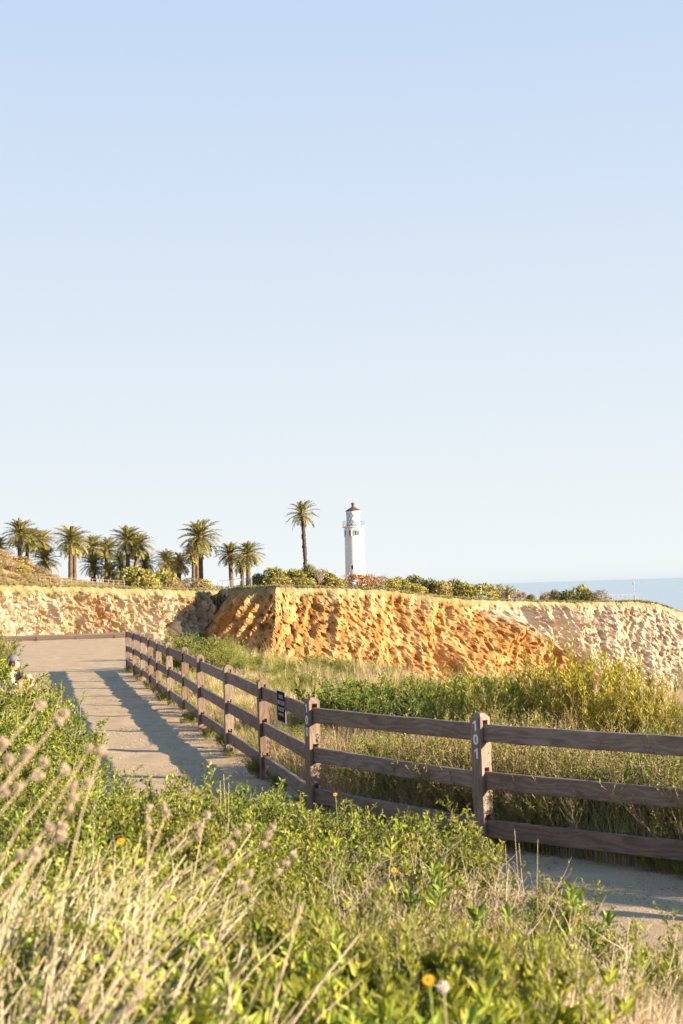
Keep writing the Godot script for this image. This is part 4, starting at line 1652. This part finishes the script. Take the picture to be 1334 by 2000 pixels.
# returns [foliage, stems]
func bush(sd: int, o: Dictionary) -> Array:
	rng.seed = sd
	var fol := Bag.new()
	var stm := Bag.new()
	var lean: Vector3 = o.get("lean", Vector3.ZERO)
	for i in int(o.stems):
		var a := TAU * i / float(o.stems) + rng.randf_range(-0.5, 0.5)
		var tilt: float = o.spread * sqrt(rng.randf())
		var dir := (Vector3(cos(a) * tilt, 1.0, sin(a) * tilt) + lean).normalized()
		var length: float = o.tall * rng.randf_range(0.65, 1.08) / maxf(dir.y, 0.45)
		var p: Vector3 = Vector3(cos(a), 0, sin(a)) * float(o.get("foot", 0.06)) * rng.randf()
		p.y -= 0.06
		var pts := [p]
		var seg := 6
		for j in seg:
			dir = (dir + Vector3(0, 0.10 * o.get("rise", 1.0), 0) + rand_dir() * o.get("crook", 0.14)).normalized()
			p += dir * length / seg
			pts.append(p)
		var sc: Vector3 = o.stem_lo.lerp(o.stem_hi, rng.randf())
		stm.tube(pts, o.thick, o.thick * 0.45, 4, col(sc))
		var bare: bool = rng.randf() < o.get("bare", 0.0)
		for k in int(o.twigs):
			var t := rng.randf_range(o.get("from", 0.3), 1.0)
			var f := t * seg
			var q := mini(int(f), seg - 1)
			var base: Vector3 = pts[q].lerp(pts[q + 1], f - q)
			var sd_: Vector3 = (pts[q + 1] - pts[q]).normalized()
			var td: Vector3 = (sd_ * o.get("along", 0.7) + rand_dir() * o.get("wild", 0.8) + Vector3(0, o.get("up", 0.25), 0)).normalized()
			var tl: float = o.twig_len * rng.randf_range(0.5, 1.15)
			var mid := base + td * tl * 0.5
			var td2 := (td + rand_dir() * 0.25 + Vector3(0, 0.15, 0)).normalized()
			var tip := mid + td2 * tl * 0.5
			stm.tube([base, mid, tip], o.thick * 0.45, o.thick * 0.2, 3, col(sc * 1.05))
			if bare:
				continue
			var nl := int(o.leaves)
			for m in nl:
				var u := (m + rng.randf()) / nl
				u = lerpf(o.get("leaf_from", 0.1), 1.0, u)
				var lp := base.lerp(mid, u * 2.0) if u < 0.5 else mid.lerp(tip, u * 2.0 - 1.0)
				var ax: Vector3 = (td * o.get("leaf_along", 0.6) + rand_dir() + Vector3(0, o.get("leaf_up", 0.35), 0)).normalized()
				var up := (Vector3.UP + rand_dir() * 0.9).normalized()
				var v := rng.randf()
				var c: Vector3 = o.lo.lerp(o.hi, v)
				if rng.randf() < o.get("dead", 0.03):
					c = Vector3(0.36, 0.26, 0.12) * rng.randf_range(0.7, 1.2)
				var ll: float = o.leaf * rng.randf_range(0.65, 1.25)
				if o.get("fine", false):
					fol.blade(lp, ax, up, ll, o.leaf_w * rng.randf_range(0.8, 1.2), col(c))
				else:
					fol.leaf(lp, ax, up, ll, o.leaf_w * ll / o.leaf, 0.18, rng.randf_range(-0.05, 0.25), col(c))
	return [fol.mesh() if fol.v.size() else null, stm.mesh()]


var kinds := {}
var kind_next := {}


func add_kind(called: String, count: int, sd: int, o: Dictionary) -> void:
	kinds[called] = []
	for i in count:
		kinds[called].append(bush(sd + i, o))


func plant(kind: String, called: String, label: String, category: String, group: String, x: float, depth: float, s: float, lift := 0.0, squash := 1.0) -> Node3D:
	var n: int = kind_next.get(kind, 0)
	kind_next[kind] = n + 1
	var m: Array = kinds[kind][n % kinds[kind].size()]
	# each plant has its own leaf tone, and its label says which
	var tone := rng.randi() % 5
	var said: String = label.replace("{c}", ["bright green", "bright green", "yellow green", "olive", "deep green"][tone])
	var o := thing(called, said, category, Vector3(x, near_y(x, depth) + lift, -depth), group)
	# low, weakly differing turn keeps leaning kinds leaning
	var turn := rng.randf() * TAU
	if kind.begins_with("straw"):
		turn = rng.randf_range(-0.9, 0.9)
	o.basis = Basis(Vector3.UP, turn).scaled(Vector3(s, s * squash, s))
	part("stems", m[1], mats.straw if kind.begins_with("straw") else mats.twig, o)
	if m[0]:
		part("leaves", m[0], mats[["leaf", "leaf", "leaf_yellow", "leaf_olive", "leaf_deep"][tone]], o)
	return o


func build_kinds() -> void:
	var brown := Vector3(0.22, 0.16, 0.11)
	var grey := Vector3(0.40, 0.32, 0.25)
	add_kind("small", 5, 1000, {"stems": 30, "spread": 0.95, "tall": 0.52, "twigs": 12, "twig_len": 0.13, "leaves": 14, "leaf": 0.028, "leaf_w": 0.0125, "thick": 0.0035, "lo": Vector3(0.10, 0.15, 0.016), "hi": Vector3(0.37, 0.40, 0.05), "stem_lo": brown, "stem_hi": grey, "foot": 0.12, "dead": 0.05, "from": 0.35})
	add_kind("narrow", 5, 1100, {"stems": 40, "spread": 0.34, "tall": 0.5, "twigs": 7, "twig_len": 0.10, "leaves": 13, "leaf": 0.030, "leaf_w": 0.0058, "thick": 0.003, "lo": Vector3(0.13, 0.17, 0.016), "hi": Vector3(0.42, 0.42, 0.05), "stem_lo": Vector3(0.14, 0.15, 0.05), "stem_hi": grey, "foot": 0.26, "along": 1.0, "wild": 0.45, "up": 0.5, "leaf_up": 0.9, "dead": 0.06, "bare": 0.05, "from": 0.25})
	add_kind("broad", 5, 1200, {"stems": 20, "spread": 0.55, "tall": 0.42, "twigs": 4, "twig_len": 0.10, "leaves": 9, "leaf": 0.062, "leaf_w": 0.02, "thick": 0.004, "lo": Vector3(0.17, 0.23, 0.03), "hi": Vector3(0.46, 0.49, 0.08), "stem_lo": Vector3(0.2, 0.2, 0.08), "stem_hi": grey, "foot": 0.20, "along": 1.0, "wild": 0.5, "up": 0.45, "leaf_up": 0.75, "leaf_from": 0.45, "dead": 0.03, "from": 0.45})
	add_kind("dense", 4, 1300, {"stems": 26, "spread": 1.05, "tall": 0.75, "twigs": 9, "twig_len": 0.2, "leaves": 13, "leaf": 0.055, "leaf_w": 0.028, "thick": 0.006, "lo": Vector3(0.06, 0.11, 0.018), "hi": Vector3(0.29, 0.35, 0.05), "stem_lo": brown, "stem_hi": grey, "foot": 0.2, "fine": false, "from": 0.3})
	add_kind("willow", 5, 1400, {"stems": 18, "spread": 0.52, "tall": 1.4, "twigs": 12, "twig_len": 0.30, "leaves": 13, "leaf": 0.095, "leaf_w": 0.017, "thick": 0.007, "lo": Vector3(0.20, 0.21, 0.025), "hi": Vector3(0.56, 0.50, 0.075), "stem_lo": brown, "stem_hi": Vector3(0.3, 0.22, 0.1), "foot": 0.2, "along": 0.9, "wild": 0.5, "up": 0.6, "leaf_up": 0.7, "fine": true, "from": 0.2})
	add_kind("twiggy", 4, 1500, {"stems": 30, "spread": 0.9, "tall": 0.42, "twigs": 11, "twig_len": 0.15, "leaves": 3, "leaf": 0.024, "leaf_w": 0.010, "thick": 0.0036, "lo": Vector3(0.16, 0.19, 0.035), "hi": Vector3(0.46, 0.43, 0.08), "stem_lo": Vector3(0.26, 0.185, 0.13), "stem_hi": Vector3(0.62, 0.50, 0.40), "foot": 0.2, "crook": 0.3, "bare": 0.35, "dead": 0.15})
	add_kind("straw", 6, 1600, {"stems": 60, "spread": 0.42, "tall": 0.52, "twigs": 3, "twig_len": 0.12, "leaves": 7, "leaf": 0.034, "leaf_w": 0.013, "thick": .0034, "lo": Vector3(0.15, 0.21, 0.035), "hi": Vector3(0.46, 0.48, 0.10), "stem_lo": Vector3(0.46, 0.35, 0.22), "stem_hi": Vector3(0.80, 0.67, 0.48), "foot": 0.30, "lean": Vector3(0.9, 0, -0.1), "rise": 0.2, "crook": 0.2, "bare": 0.4, "along": 0.8, "wild": 0.5})
	add_kind("hedge", 3, 1750, {"stems": 46, "spread": 0.75, "tall": 1.05, "twigs": 17, "twig_len": 0.13, "leaves": 15, "leaf": 0.036, "leaf_w": 0.019, "thick": 0.006, "lo": Vector3(0.10, 0.155, 0.016), "hi": Vector3(0.36, 0.39, 0.05), "stem_lo": brown, "stem_hi": grey, "foot": 0.2, "dead": 0.03, "from": 0.15})
	add_kind("bramble", 4, 1780, {"stems": 34, "spread": 0.7, "tall": 0.85, "twigs": 11, "twig_len": 0.22, "leaves": 7, "leaf": 0.034, "leaf_w": 0.014, "thick": 0.004, "lo": Vector3(0.10, 0.14, 0.025), "hi": Vector3(0.34, 0.35, 0.06), "stem_lo": Vector3(0.20, 0.13, 0.075), "stem_hi": Vector3(0.46, 0.35, 0.22), "foot": 0.3, "crook": 0.3, "bare": 0.3, "dead": 0.2, "up": 0.5})
	add_kind("shoot", 3, 1700, {"stems": 6, "spread": 0.5, "tall": 0.40, "twigs": 4, "twig_len": 0.09, "leaves": 8, "leaf": 0.055, "leaf_w": 0.018, "thick": 0.004, "lo": Vector3(0.16, 0.23, 0.035), "hi": Vector3(0.48, 0.52, 0.10), "stem_lo": Vector3(0.26, 0.2, 0.1), "stem_hi": grey, "foot": 0.05, "along": 1.0, "wild": 0.5, "up": 0.4, "leaf_up": 0.6, "leaf_from": 0.5, "from": 0.5})


# ------------------------------------------------------------------ plants between the fence and the bluff edge
func build_bluff_plants() -> void:
	build_kinds()
	# dry standing grass, uncountable
	var tufts := [grass_tuft(301, 30, 0.80, 0.007, 0.35, Vector3(0.30, 0.21, 0.115), Vector3(0.60, 0.48, 0.30)), grass_tuft(302, 30, 0.7, 0.007, 0.5, Vector3(0.26, 0.18, 0.10), Vector3(0.56, 0.44, 0.26)), grass_tuft(303, 28, 0.6, 0.008, 0.6, Vector3(0.17, 0.20, 0.05), Vector3(0.36, 0.34, 0.10))]
	var places := [[], [], []]
	rng.seed = 310
	for k in 9500:
		var depth := rng.randf_range(4.5, 52.0) if k % 4 == 0 else rng.randf_range(4.5, 34.0)
		var right := 0.22 + 9.0 * pow(rng.randf(), 1.35)
		var x := table(FENCE_X, depth, 1) + right
		if depth > table(EDGE, x, 1) + 0.6 or x > depth * 0.34 + 6.5 or x < -depth * 0.34 - 2.0:
			continue
		if depth < 14.0 and right < 2.4 and rng.randf() < 0.55:
			continue
		var s := bluff_height(x, depth, right) * rng.randf_range(0.75, 1.2)
		var which := 2 if noise_a.get_noise_2d(x * 0.7, depth * 0.5) > 0.25 else rng.randi() % 2
		if depth > 26.0 and x < -1.0 and rng.randf() < 0.5:
			which = 2
		places[which].append(Transform3D(Basis(Vector3.UP, rng.randf() * TAU).scaled(Vector3(maxf(s, 0.6), s, maxf(s, 0.6))), Vector3(x, near_y(x, depth) - 0.04, -depth)))
	for i in 3:
		scatter("dry_grass" if i < 2 else "green_grass", tufts[i], mats.straw, places[i], ["straw coloured standing grass behind the fence", "thin brown grass tangled behind the fence", "fresh green grass growing among the dry stalks"][i], "")
	rng.seed = 320
	# leafy shrubs in the grass
	for k in 170:
		var depth := rng.randf_range(5.0, 44.0)
		var right := 0.5 + 6.0 * rng.randf()
		var x := table(FENCE_X, depth, 1) + right
		if depth > table(EDGE, x, 1) or x > depth * 0.30 + 5.0:
			continue
		var s := clampf(bluff_height(x, depth, right) * rng.randf_range(0.9, 1.35), 0.4, 1.3)
		plant("small", "leafy_shrub", "small leafed {c} shrub growing in the dry grass behind the fence", "shrub", "green shrubs in the grass behind the fence", x, depth, s)
	for k in 150:
		var depth := rng.randf_range(5.0, 19.0)
		var right := 0.45 + 3.6 * rng.randf()
		var x := table(FENCE_X, depth, 1) + right
		if depth > table(EDGE, x, 1) or x > depth * 0.30 + 5.0:
			continue
		plant("bramble", "bramble", "tangled brown twiggy bramble with sparse {c} leaves behind the fence", "shrub", "brambles behind the fence", x, depth, clampf(bluff_height(x, depth, right) * rng.randf_range(0.75, 1.05), 0.4, 1.1))
	# thick growth close behind the near span of the fence; it shades the gravel
	for k in 80:
		var depth := rng.randf_range(2.5, 13.5)
		var x := table(FENCE_X, depth, 1) + rng.randf_range(0.45, 2.4)
		if k % 3 == 0:
			plant("small", "leafy_shrub", "small leafed {c} shrub growing in the dry grass behind the fence", "shrub", "green shrubs in the grass behind the fence", x, depth, rng.randf_range(1.1, 1.45))
		else:
			plant("bramble", "bramble", "tangled brown twiggy bramble with sparse {c} leaves behind the fence", "shrub", "brambles behind the fence", x, depth, rng.randf_range(0.85, 1.1))
	# dense dark green thicket at the bluff edge
	for k in 20:
		var px := 660.0 + 18.5 * k + rng.randf_range(-12, 12)
		var depth := rng.randf_range(20.0, 23.5)
		var x := column_x(px, 1320, depth)
		plant("dense", "coastal_shrub", "dense dark green shrub on the bluff edge below the orange cliff", "shrub", "dark green thicket on the bluff edge", x, depth, rng.randf_range(0.66, 0.86))
	for k in 10:
		var px := 1010.0 + 42.0 * k + rng.randf_range(-12, 12)
		var depth := rng.randf_range(14.5, 16.5)
		var x := column_x(px, 1400, depth)
		plant("dense", "leafy_shrub", "rounded dark green shrub in front of the willowy shrubs", "shrub", "dark shrubs in front of the willowy shrubs", x, depth, rng.randf_range(0.45, 0.65))
	# willowy yellow green shrubs
	for a in [[868, 19.2, 0.66], [945, 18.6, 0.68], [1000, 19.0, 0.70], [1060, 18.8, 0.75], [1100, 17.8, 0.78], [1138, 18.4, 0.92], [1165, 17.4, 0.80], [1195, 18.2, 0.80], [1235, 17.2, 0.70], [1262, 18.0, 0.72], [1300, 17.0, 0.60], [1345, 17.4, 0.58], [1400, 16.8, 0.55], [1460, 16.6, 0.60]]:
		var x := column_x(a[0], 1340, a[1])
		plant("willow", "willowy_shrub", "willowy {c} shrub with narrow upright leaves on the bluff", "shrub", "willowy shrubs behind the fence", x, a[1], a[2])
	# green growth beyond the last posts
	for k in 16:
		var depth := rng.randf_range(34.0, 50.0)
		var px := rng.randf_range(330, 450)
		var x := column_x(px, 1260, depth)
		if depth > table(EDGE, x, 1) + 1.0:
			continue
		plant("small", "leafy_shrub", "low {c} shrub past the far end of the fence", "shrub", "green shrubs past the end of the fence", x, depth, rng.randf_range(0.8, 1.3))
	var dx := 43.0
	var x0 := column_x(328, 1250, dx)
	plant("dense", "dark_shrub", "very dark low shrub just past the far fence posts", "shrub", "", x0, dx, 1.0, 0.0, 0.95)
	plant("dense", "shaded_shrub", "dark rounded shrub beyond the fence that shades the far path", "shrub", "", column_x(290, 1270, 39.0) + 1.2, 37.5, 1.5, 0.0, 0.72)
	# weeds at the fence foot
	for k in 60:
		var depth := rng.randf_range(9.0, 37.0)
		var x := table(FENCE_X, depth, 1) + rng.randf_range(-0.15, 0.25)
		plant("small", "fence_weed", "small {c} weed sprouting at the foot of the fence", "weed", "weeds along the fence foot", x, depth, rng.randf_range(0.2, 0.42))


func bluff_height(x: float, depth: float, right: float) -> float:
	var tall := 1.0
	if depth > 15.0:
		tall = lerpf(1.0, lerpf(0.45, 0.85, smoothstep(2.2, 4.6, right)), smoothstep(15.0, 18.0, depth))
	tall *= lerpf(0.6, 1.0, smoothstep(0.2, 1.0, right))
	return 0.86 * tall * (1.0 + 0.25 * noise_a.get_noise_2d(x * 0.5 + 8.0, depth * 0.5))


# ------------------------------------------------------------------ plants on the near bank
func bank_fill(kind: String, called: String, label: String, category: String, group: String, count: int, px0: float, px1: float, d0: float, d1: float, s0: float, s1: float, margin := 0.1) -> void:
	var made := 0
	var tries := 0
	while made < count and tries < count * 30:
		tries += 1
		var depth := lerpf(d0, d1, (made + rng.randf()) / count)
		var x := column_x(rng.randf_range(px0, px1), 1700, depth)
		if x > table(BANK, depth, 1) - margin:
			continue
		plant(kind, called, label, category, group, x, depth, rng.randf_range(s0, s1))
		made += 1


func build_bank_plants() -> void:
	rng.seed = 400
	var g := "small leafed green shrubs on the near bank"
	# back rows, silhouetted against the path
	bank_fill("small", "bank_shrub", "small leafed {c} shrub on the bank beside the path", "shrub", g, 34, 230, 1040, 8.5, 10.4, 0.95, 1.25, 0.25)
	bank_fill("small", "bank_shrub", "small leafed {c} shrub on the bank beside the path", "shrub", g, 14, 230, 680, 7.0, 8.5, 0.95, 1.25, 0.25)
	bank_fill("small", "bank_shrub", "small leafed {c} shrub on the bank beside the path", "shrub", g, 26, -150, 420, 5.6, 11.0, 0.9, 1.2, 0.25)
	bank_fill("small", "bank_shrub", "small leafed {c} shrub on the bank beside the path", "shrub", g, 10, 1060, 1500, 6.0, 7.2, 0.5, 0.75, 0.2)
	# hedge along the left side of the path: [photo column, depth, photo row of its top]
	var h := "leafy hedge shrubs along the far side of the path"
	for a in [[-110, 15, 1290], [-60, 14, 1330], [36, 17.0, 1352], [-20, 15.5, 1362], [10, 14.4, 1372], [42, 15.2, 1368], [74, 14.2, 1378], [104, 13.6, 1392], [132, 13.0, 1404], [150, 12.5, 1440], [178, 12.0, 1478], [205, 11.6, 1508], [228, 11.2, 1536], [-70, 12.2, 1390], [-30, 12.4, 1400], [8, 12.0, 1412], [45, 12.2, 1420], [84, 11.8, 1432], [118, 11.4, 1462], [150, 11.0, 1496], [180, 10.8, 1530], [-60, 10.4, 1450], [-10, 10.2, 1470], [36, 10.4, 1480], [80, 10.2, 1500], [124, 10.0, 1526], [165, 9.8, 1556], [205, 10.0, 1572]]:
		var x := column_x(a[0], 1420, a[1])
		x = minf(x, table(BANK, a[1], 1) + 0.05)
		if a[0] > 70:
			x -= 0.30
		var s := (spot(a[0], a[2], a[1]).y - near_y(x, a[1])) / 1.05
		plant("hedge", "hedge_shrub", "dense {c} hedge shrub overhanging the gravel path", "shrub", h, x, a[1], clampf(s, 0.45, 1.4))
	for k in 14:
		var depth := lerpf(17.0, 42.0, k / 13.0)
		var x := table(BANK, depth, 1) - 0.45 - (0.6 if absf(depth - 28.0) < 2.5 else 0.0) - rng.randf_range(0.0, 0.5)
		plant("hedge", "verge_shrub", "{c} shrub on the grassy verge beyond the hedge", "shrub", "shrubs on the verge beyond the hedge", x, depth, rng.randf_range(0.45, 0.7) if depth < 30.0 else rng.randf_range(0.7, 1.0))
	# low growth along the gravel edge
	for k in 18:
		var depth := lerpf(4.6, 8.4, k / 17.0)
		plant("small", "bank_shrub", "small leafed {c} shrub on the bank beside the path", "shrub", g, table(BANK, depth, 1) - rng.randf_range(-0.05, 0.3), depth, rng.randf_range(0.62, 0.95))
	# grey twiggy shrubs
	bank_fill("twiggy", "twiggy_shrub", "grey tan twiggy half bare shrub with {c} leaf tips", "shrub", "twiggy shrubs on the near bank", 54, 600, 1180, 5.0, 8.8, 0.95, 1.35, 0.5)
	# narrow leafed upright plants
	bank_fill("narrow", "upright_herb", "upright narrow leafed {c} bush low on the bank above the gravel", "shrub", "narrow leafed bushes in the foreground", 38, 480, 1060, 3.8, 6.4, 0.75, 1.3, 0.2)
	# straw thicket
	bank_fill("straw", "straw_thicket", "leaning thicket of dry straw stems with {c} leaves at its foot", "dry plant", "dry leaning thickets in the foreground", 24, -520, 0, 2.6, 3.6, 0.8, 1.2, 0.2)
	bank_fill("straw", "straw_thicket", "leaning thicket of dry straw stems with {c} leaves at its foot", "dry plant", "dry leaning thickets in the foreground", 30, -300, 140, 3.6, 5.2, 0.8, 1.2, 0.2)
	# broad leafed plants
	bank_fill("broad", "broad_leafed_herb", "broad leafed {c} plant among the narrow leafed bushes", "plant", "broad leafed plants in the foreground", 58, 330, 1080, 2.7, 4.8, 0.9, 1.25)
	bank_fill("broad", "green_herb", "leafy {c} plant among the dry straw stems", "plant", "leafy plants among the straw", 24, -160, 520, 2.8, 5.6, 0.8, 1.2)
	bank_fill("shoot", "leafy_shoot", "leafy green shoots standing at the edge of the gravel", "plant", "leafy shoots at the gravel edge", 14, 1080, 1420, 5.5, 7.0, 0.9, 1.2)
	bank_fill("shoot", "leafy_shoot", "leafy green shoot rising above the bank shrubs", "plant", "leafy shoots above the bank shrubs", 10, 560, 1060, 6.0, 8.4, 1.1, 1.5, 0.25)
	# dry fine tufts at lower right
	var tuft := grass_tuft(420, 170, 0.55, 0.0042, 0.4, Vector3(0.40, 0.30, 0.20), Vector3(0.74, 0.60, 0.44), Vector3(-0.1, 0, 0), 0.14)
	rng.seed = 421
	for k in 34:
		var depth := rng.randf_range(3.9, 5.9)
		var x := column_x(rng.randf_range(1050, 1400), 1880, depth)
		var o := thing("dry_tuft", "fine grey straw tuft of dead stalks beside the gravel", "dry grass", Vector3(x, near_y(x, depth) - 0.03, -depth), "dead grass tufts beside the gravel")
		o.basis = Basis(Vector3.UP, rng.randf() * TAU).scaled(Vector3.ONE * rng.randf_range(0.8, 1.1))
		part("blades", tuft, mats.straw, o)
	# low cover that hides the soil of the bank
	var low := [grass_tuft(430, 26, 0.26, 0.007, 0.8, Vector3(0.30, 0.22, 0.12), Vector3(0.55, 0.44, 0.27)), grass_tuft(431, 30, 0.24, 0.010, 0.8, Vector3(0.13, 0.18, 0.025), Vector3(0.38, 0.40, 0.07))]
	var places := [[], []]
	rng.seed = 432
	for k in 5200:
		var depth := 2.0 + 12.0 * pow(rng.randf(), 1.3)
		var x := rng.randf_range(-0.36, 0.34) * (depth + 1.0)
		if x > table(BANK, depth, 1) - 0.05:
			continue
		var s := rng.randf_range(0.7, 1.35)
		places[0 if rng.randf() < 0.7 else 1].append(Transform3D(Basis(Vector3.UP, rng.randf() * TAU).scaled(Vector3(s, s, s)), Vector3(x, near_y(x, depth) - 0.03, -depth)))
	scatter("dry_ground_cover", low[0], mats.straw, places[0], "short dry grass covering the bank", "")
	scatter("green_ground_cover", low[1], mats.leaf, places[1], "short green growth covering the bank", "")
	# single upright dead stalks against the path
	rng.seed = 440
	for a in [[322, 1545, 1640], [334, 1556, 1640], [341, 1552, 1640], [352, 1560, 1650], [372, 1530, 1640], [380, 1540, 1640], [434, 1512, 1620], [441, 1525, 1620], [452, 1528, 1620], [1000, 1620, 1690], [1028, 1645, 1690], [1046, 1640, 1700], [985, 1650, 1690]]:
		var depth := rng.randf_range(8.0, 9.0)
		var top := spot(a[0], a[1], depth)
		var y := near_y(top.x, depth)
		var o := thing("dead_stalk", "single thin dead stalk standing up out of the bank shrubs", "dry plant", Vector3(top.x, y, -depth), "dead stalks above the bank shrubs")
		var b := Bag.new()
		var e := Vector3(rng.randf_range(-0.05, 0.05), top.y - y, 0)
		b.tube([Vector3(rng.randf_range(-0.06, 0.06), 0, 0), e * 0.6 + Vector3(rng.randf_range(-0.02, 0.02), 0, 0), e], 0.0020, 0.0012, 4, Color(0.60, 0.47, 0.31))
		part("stem", b.mesh(), mats.twig, o)


# ------------------------------------------------------------------ dried seed head stalks and flowers
func seed_head(sd: int, r: float) -> ArrayMesh:
	rng.seed = sd
	var b := Bag.new()
	b.lathe([[0.001, -r * 0.8], [r * 0.55, -r * 0.55], [r * 0.78, 0], [r * 0.6, r * 0.5], [r * 0.001, r * 0.75]], 9, Color(0.30, 0.22, 0.15))
	for i in 90:
		var d := rand_dir()
		var c := Vector3(0.42, 0.32, 0.23).lerp(Vector3(0.66, 0.56, 0.45), rng.randf())
		b.blade(d * r * 0.55, (d + rand_dir() * 0.35 + Vector3(0, 0.25, 0)).normalized(), rand_dir(), r * rng.randf_range(0.45, 0.72), r * 0.30, col(c))
	return b.mesh()


func build_stalks() -> void:
	var heads := []
	for i in 4:
		heads.append(seed_head(1800 + i, 0.0115))
	rng.seed = 1850
	# [depth, foot px offset to the left at the ground, heads as px, py pairs from the top down]
	var list := [
		[3.9, -110, [[320, 1572], [325, 1588]]],
		[3.8, -20, [[290, 1577], [287, 1602], [291, 1625]]],
		[4.0, -376, [[405, 1592]]],
		[3.7, -384, [[391, 1614], [387, 1630]]],
		[3.9, -400, [[480, 1616], [463, 1625]]],
		[3.7, -392, [[452, 1650], [440, 1665]]],
		[3.6, -464, [[532, 1616], [525, 1630], [515, 1650]]],
		[3.8, -440, [[573, 1670], [558, 1685], [542, 1702]]],
		[3.5, -376, [[415, 1700]]],
		[3.5, -400, [[476, 1731]]],
		[3.6, -400, [[488, 1706]]],
		[2.7, -471, [[79, 1377]]],
		[2.75, -449, [[127, 1392], [114, 1405]]],
		[2.9, -295, [[175, 1462]]],
		[2.9, -156, [[197, 1467]]],
		[2.7, -515, [[75, 1515], [36, 1535], [10, 1547]]],
		[2.75, -427, [[55, 1466], [48, 1480]]],
		[2.6, -405, [[18, 1483]]],
		[2.6, -405, [[4, 1449]]],
		[2.9, -361, [[127, 1503]]],
		[2.9, -405, [[86, 1488]]],
		[3.0, -328, [[144, 1533], [142, 1558], [134, 1580]]],
		[3.0, -317, [[172, 1528]]],
		[3.0, -405, [[122, 1615], [118, 1634]]],
		[2.9, -405, [[97, 1615]]],
		[2.8, -427, [[69, 1667], [40, 1671]]],
		[3.0, -229, [[270, 1940], [258, 1965]]],
		[3.2, -368, [[400, 1845]]],
	]
	var n := 0
	for a in list:
		n += 1
		var depth: float = a[0]
		var hs: Array = a[2]
		var top := spot(hs[0][0], hs[0][1], depth)
		var fx: float = top.x + a[1] / FOCAL * depth
		var y := near_y(fx, depth)
		var many := "with stacked round seed heads" if hs.size() > 1 else "with a single round seed head"
		var o := thing("seed_stalk", "dried beige stalk %s rising above the straw thicket" % many, "dry plant", Vector3(fx, y, -depth), "dried stalks " + many)
		var pts := []
		var tip := top - o.position
		for j in 9:
			var t := j / 8.0
			pts.append(Vector3(tip.x * (0.35 * t + 0.65 * t * t * t), tip.y * (1.25 * t - 0.25 * t * t), tip.z * t) + Vector3(sin(t * 5.0 + n) * 0.008, 0, cos(t * 4.0 + n) * 0.01) * (1.0 - t))
		# the stem passes through every head
		var low := spot(hs[-1][0], hs[-1][1], depth) - o.position
		if hs.size() > 1:
			pts = []
			for j in 7:
				var t := j / 6.0
				pts.append(Vector3(low.x * (0.35 * t + 0.65 * t * t * t), low.y * (1.25 * t - 0.25 * t * t), 0) + Vector3(sin(t * 5.0 + n) * 0.008, 0, 0) * (1.0 - t))
			for k in range(hs.size() - 2, -1, -1):
				pts.append(spot(hs[k][0], hs[k][1], depth) - o.position)
		var b := Bag.new()
		b.tube(pts, 0.0019, 0.0014, 5, Color(0.58, 0.45, 0.31))
		part("stem", b.mesh(), mats.twig, o)
		for k in hs.size():
			var p := spot(hs[k][0], hs[k][1], depth) - o.position
			var s := rng.randf_range(0.85, 1.15)
			part("seed_head", heads[(n + k) % 4], mats.straw, o, Transform3D(Basis(rand_dir(), rng.randf() * TAU).scaled(Vector3(s, s * 0.9, s)), p))
	# yellow daisies
	for a in [[237, 1644, 4.6, 0.016, "yellow daisy on a thin curving stalk in the gap behind the straw"], [838, 1915, 3.3, 0.017, "yellow daisy low among the upright narrow leafed bushes"], [770, 1700, 7.0, 0.018, "small yellow flower head among the bank shrubs"], [655, 1552, 9.2, 0.016, "yellow bud on a lone tall stalk before the fence"]]:
		var depth: float = a[2]
		var top := spot(a[0], a[1], depth)
		var y := near_y(top.x, depth)
		var o := thing("daisy", a[4], "flower", Vector3(top.x, y, -depth))
		var tip := top - o.position
		var b := Bag.new()
		b.tube([Vector3(-0.03, 0, 0), tip * 0.5 + Vector3(0.02, 0, 0), tip], 0.0025, 0.002, 4, Color(0.26, 0.30, 0.08))
		part("stem", b.mesh(), mats.twig, o)
		var pet := Bag.new()
		for k in 13:
			var t := TAU * k / 13.0
			var d := Vector3(cos(t), 0.25, sin(t)).normalized()
			pet.leaf(Vector3.ZERO, d, Vector3.UP, a[3], a[3] * 0.42, 0.1, 0.15, Color(0.80, 0.46, 0.02))
		part("petals", pet.mesh(), mats.leaf, o, Transform3D(Basis(Vector3.RIGHT, 0.7), tip))
		var eye := Bag.new()
		eye.lathe([[a[3] * 0.38, -0.002], [a[3] * 0.36, 0.003], [0.0005, 0.006]], 10, Color(0.50, 0.22, 0.02))
		part("disc", eye.mesh(), mats.solid, o, Transform3D(Basis(Vector3.RIGHT, 0.7), tip))
	# pale fluffy seed ball next to the low daisy
	var top := spot(866, 1928, 3.25)
	var y := near_y(top.x, 3.25)
	var o := thing("seed_ball", "pale pinkish fluffy seed ball beside the low yellow daisy", "dry plant", Vector3(top.x, y, -3.25))
	var b := Bag.new()
	b.tube([Vector3(0.02, 0, 0), (top - o.position) * 0.6 + Vector3(0.01, 0, 0), top - o.position], 0.0025, 0.002, 4, Color(0.4, 0.34, 0.2))
	part("stem", b.mesh(), mats.twig, o)
	b = Bag.new()
	rng.seed = 1900
	for i in 120:
		var d := rand_dir()
		b.blade(d * 0.003, d, rand_dir(), 0.013, 0.004, Color(0.78, 0.66, 0.60))
	part("fluff", b.mesh(), mats.straw, o, Transform3D(Basis(), top - o.position))
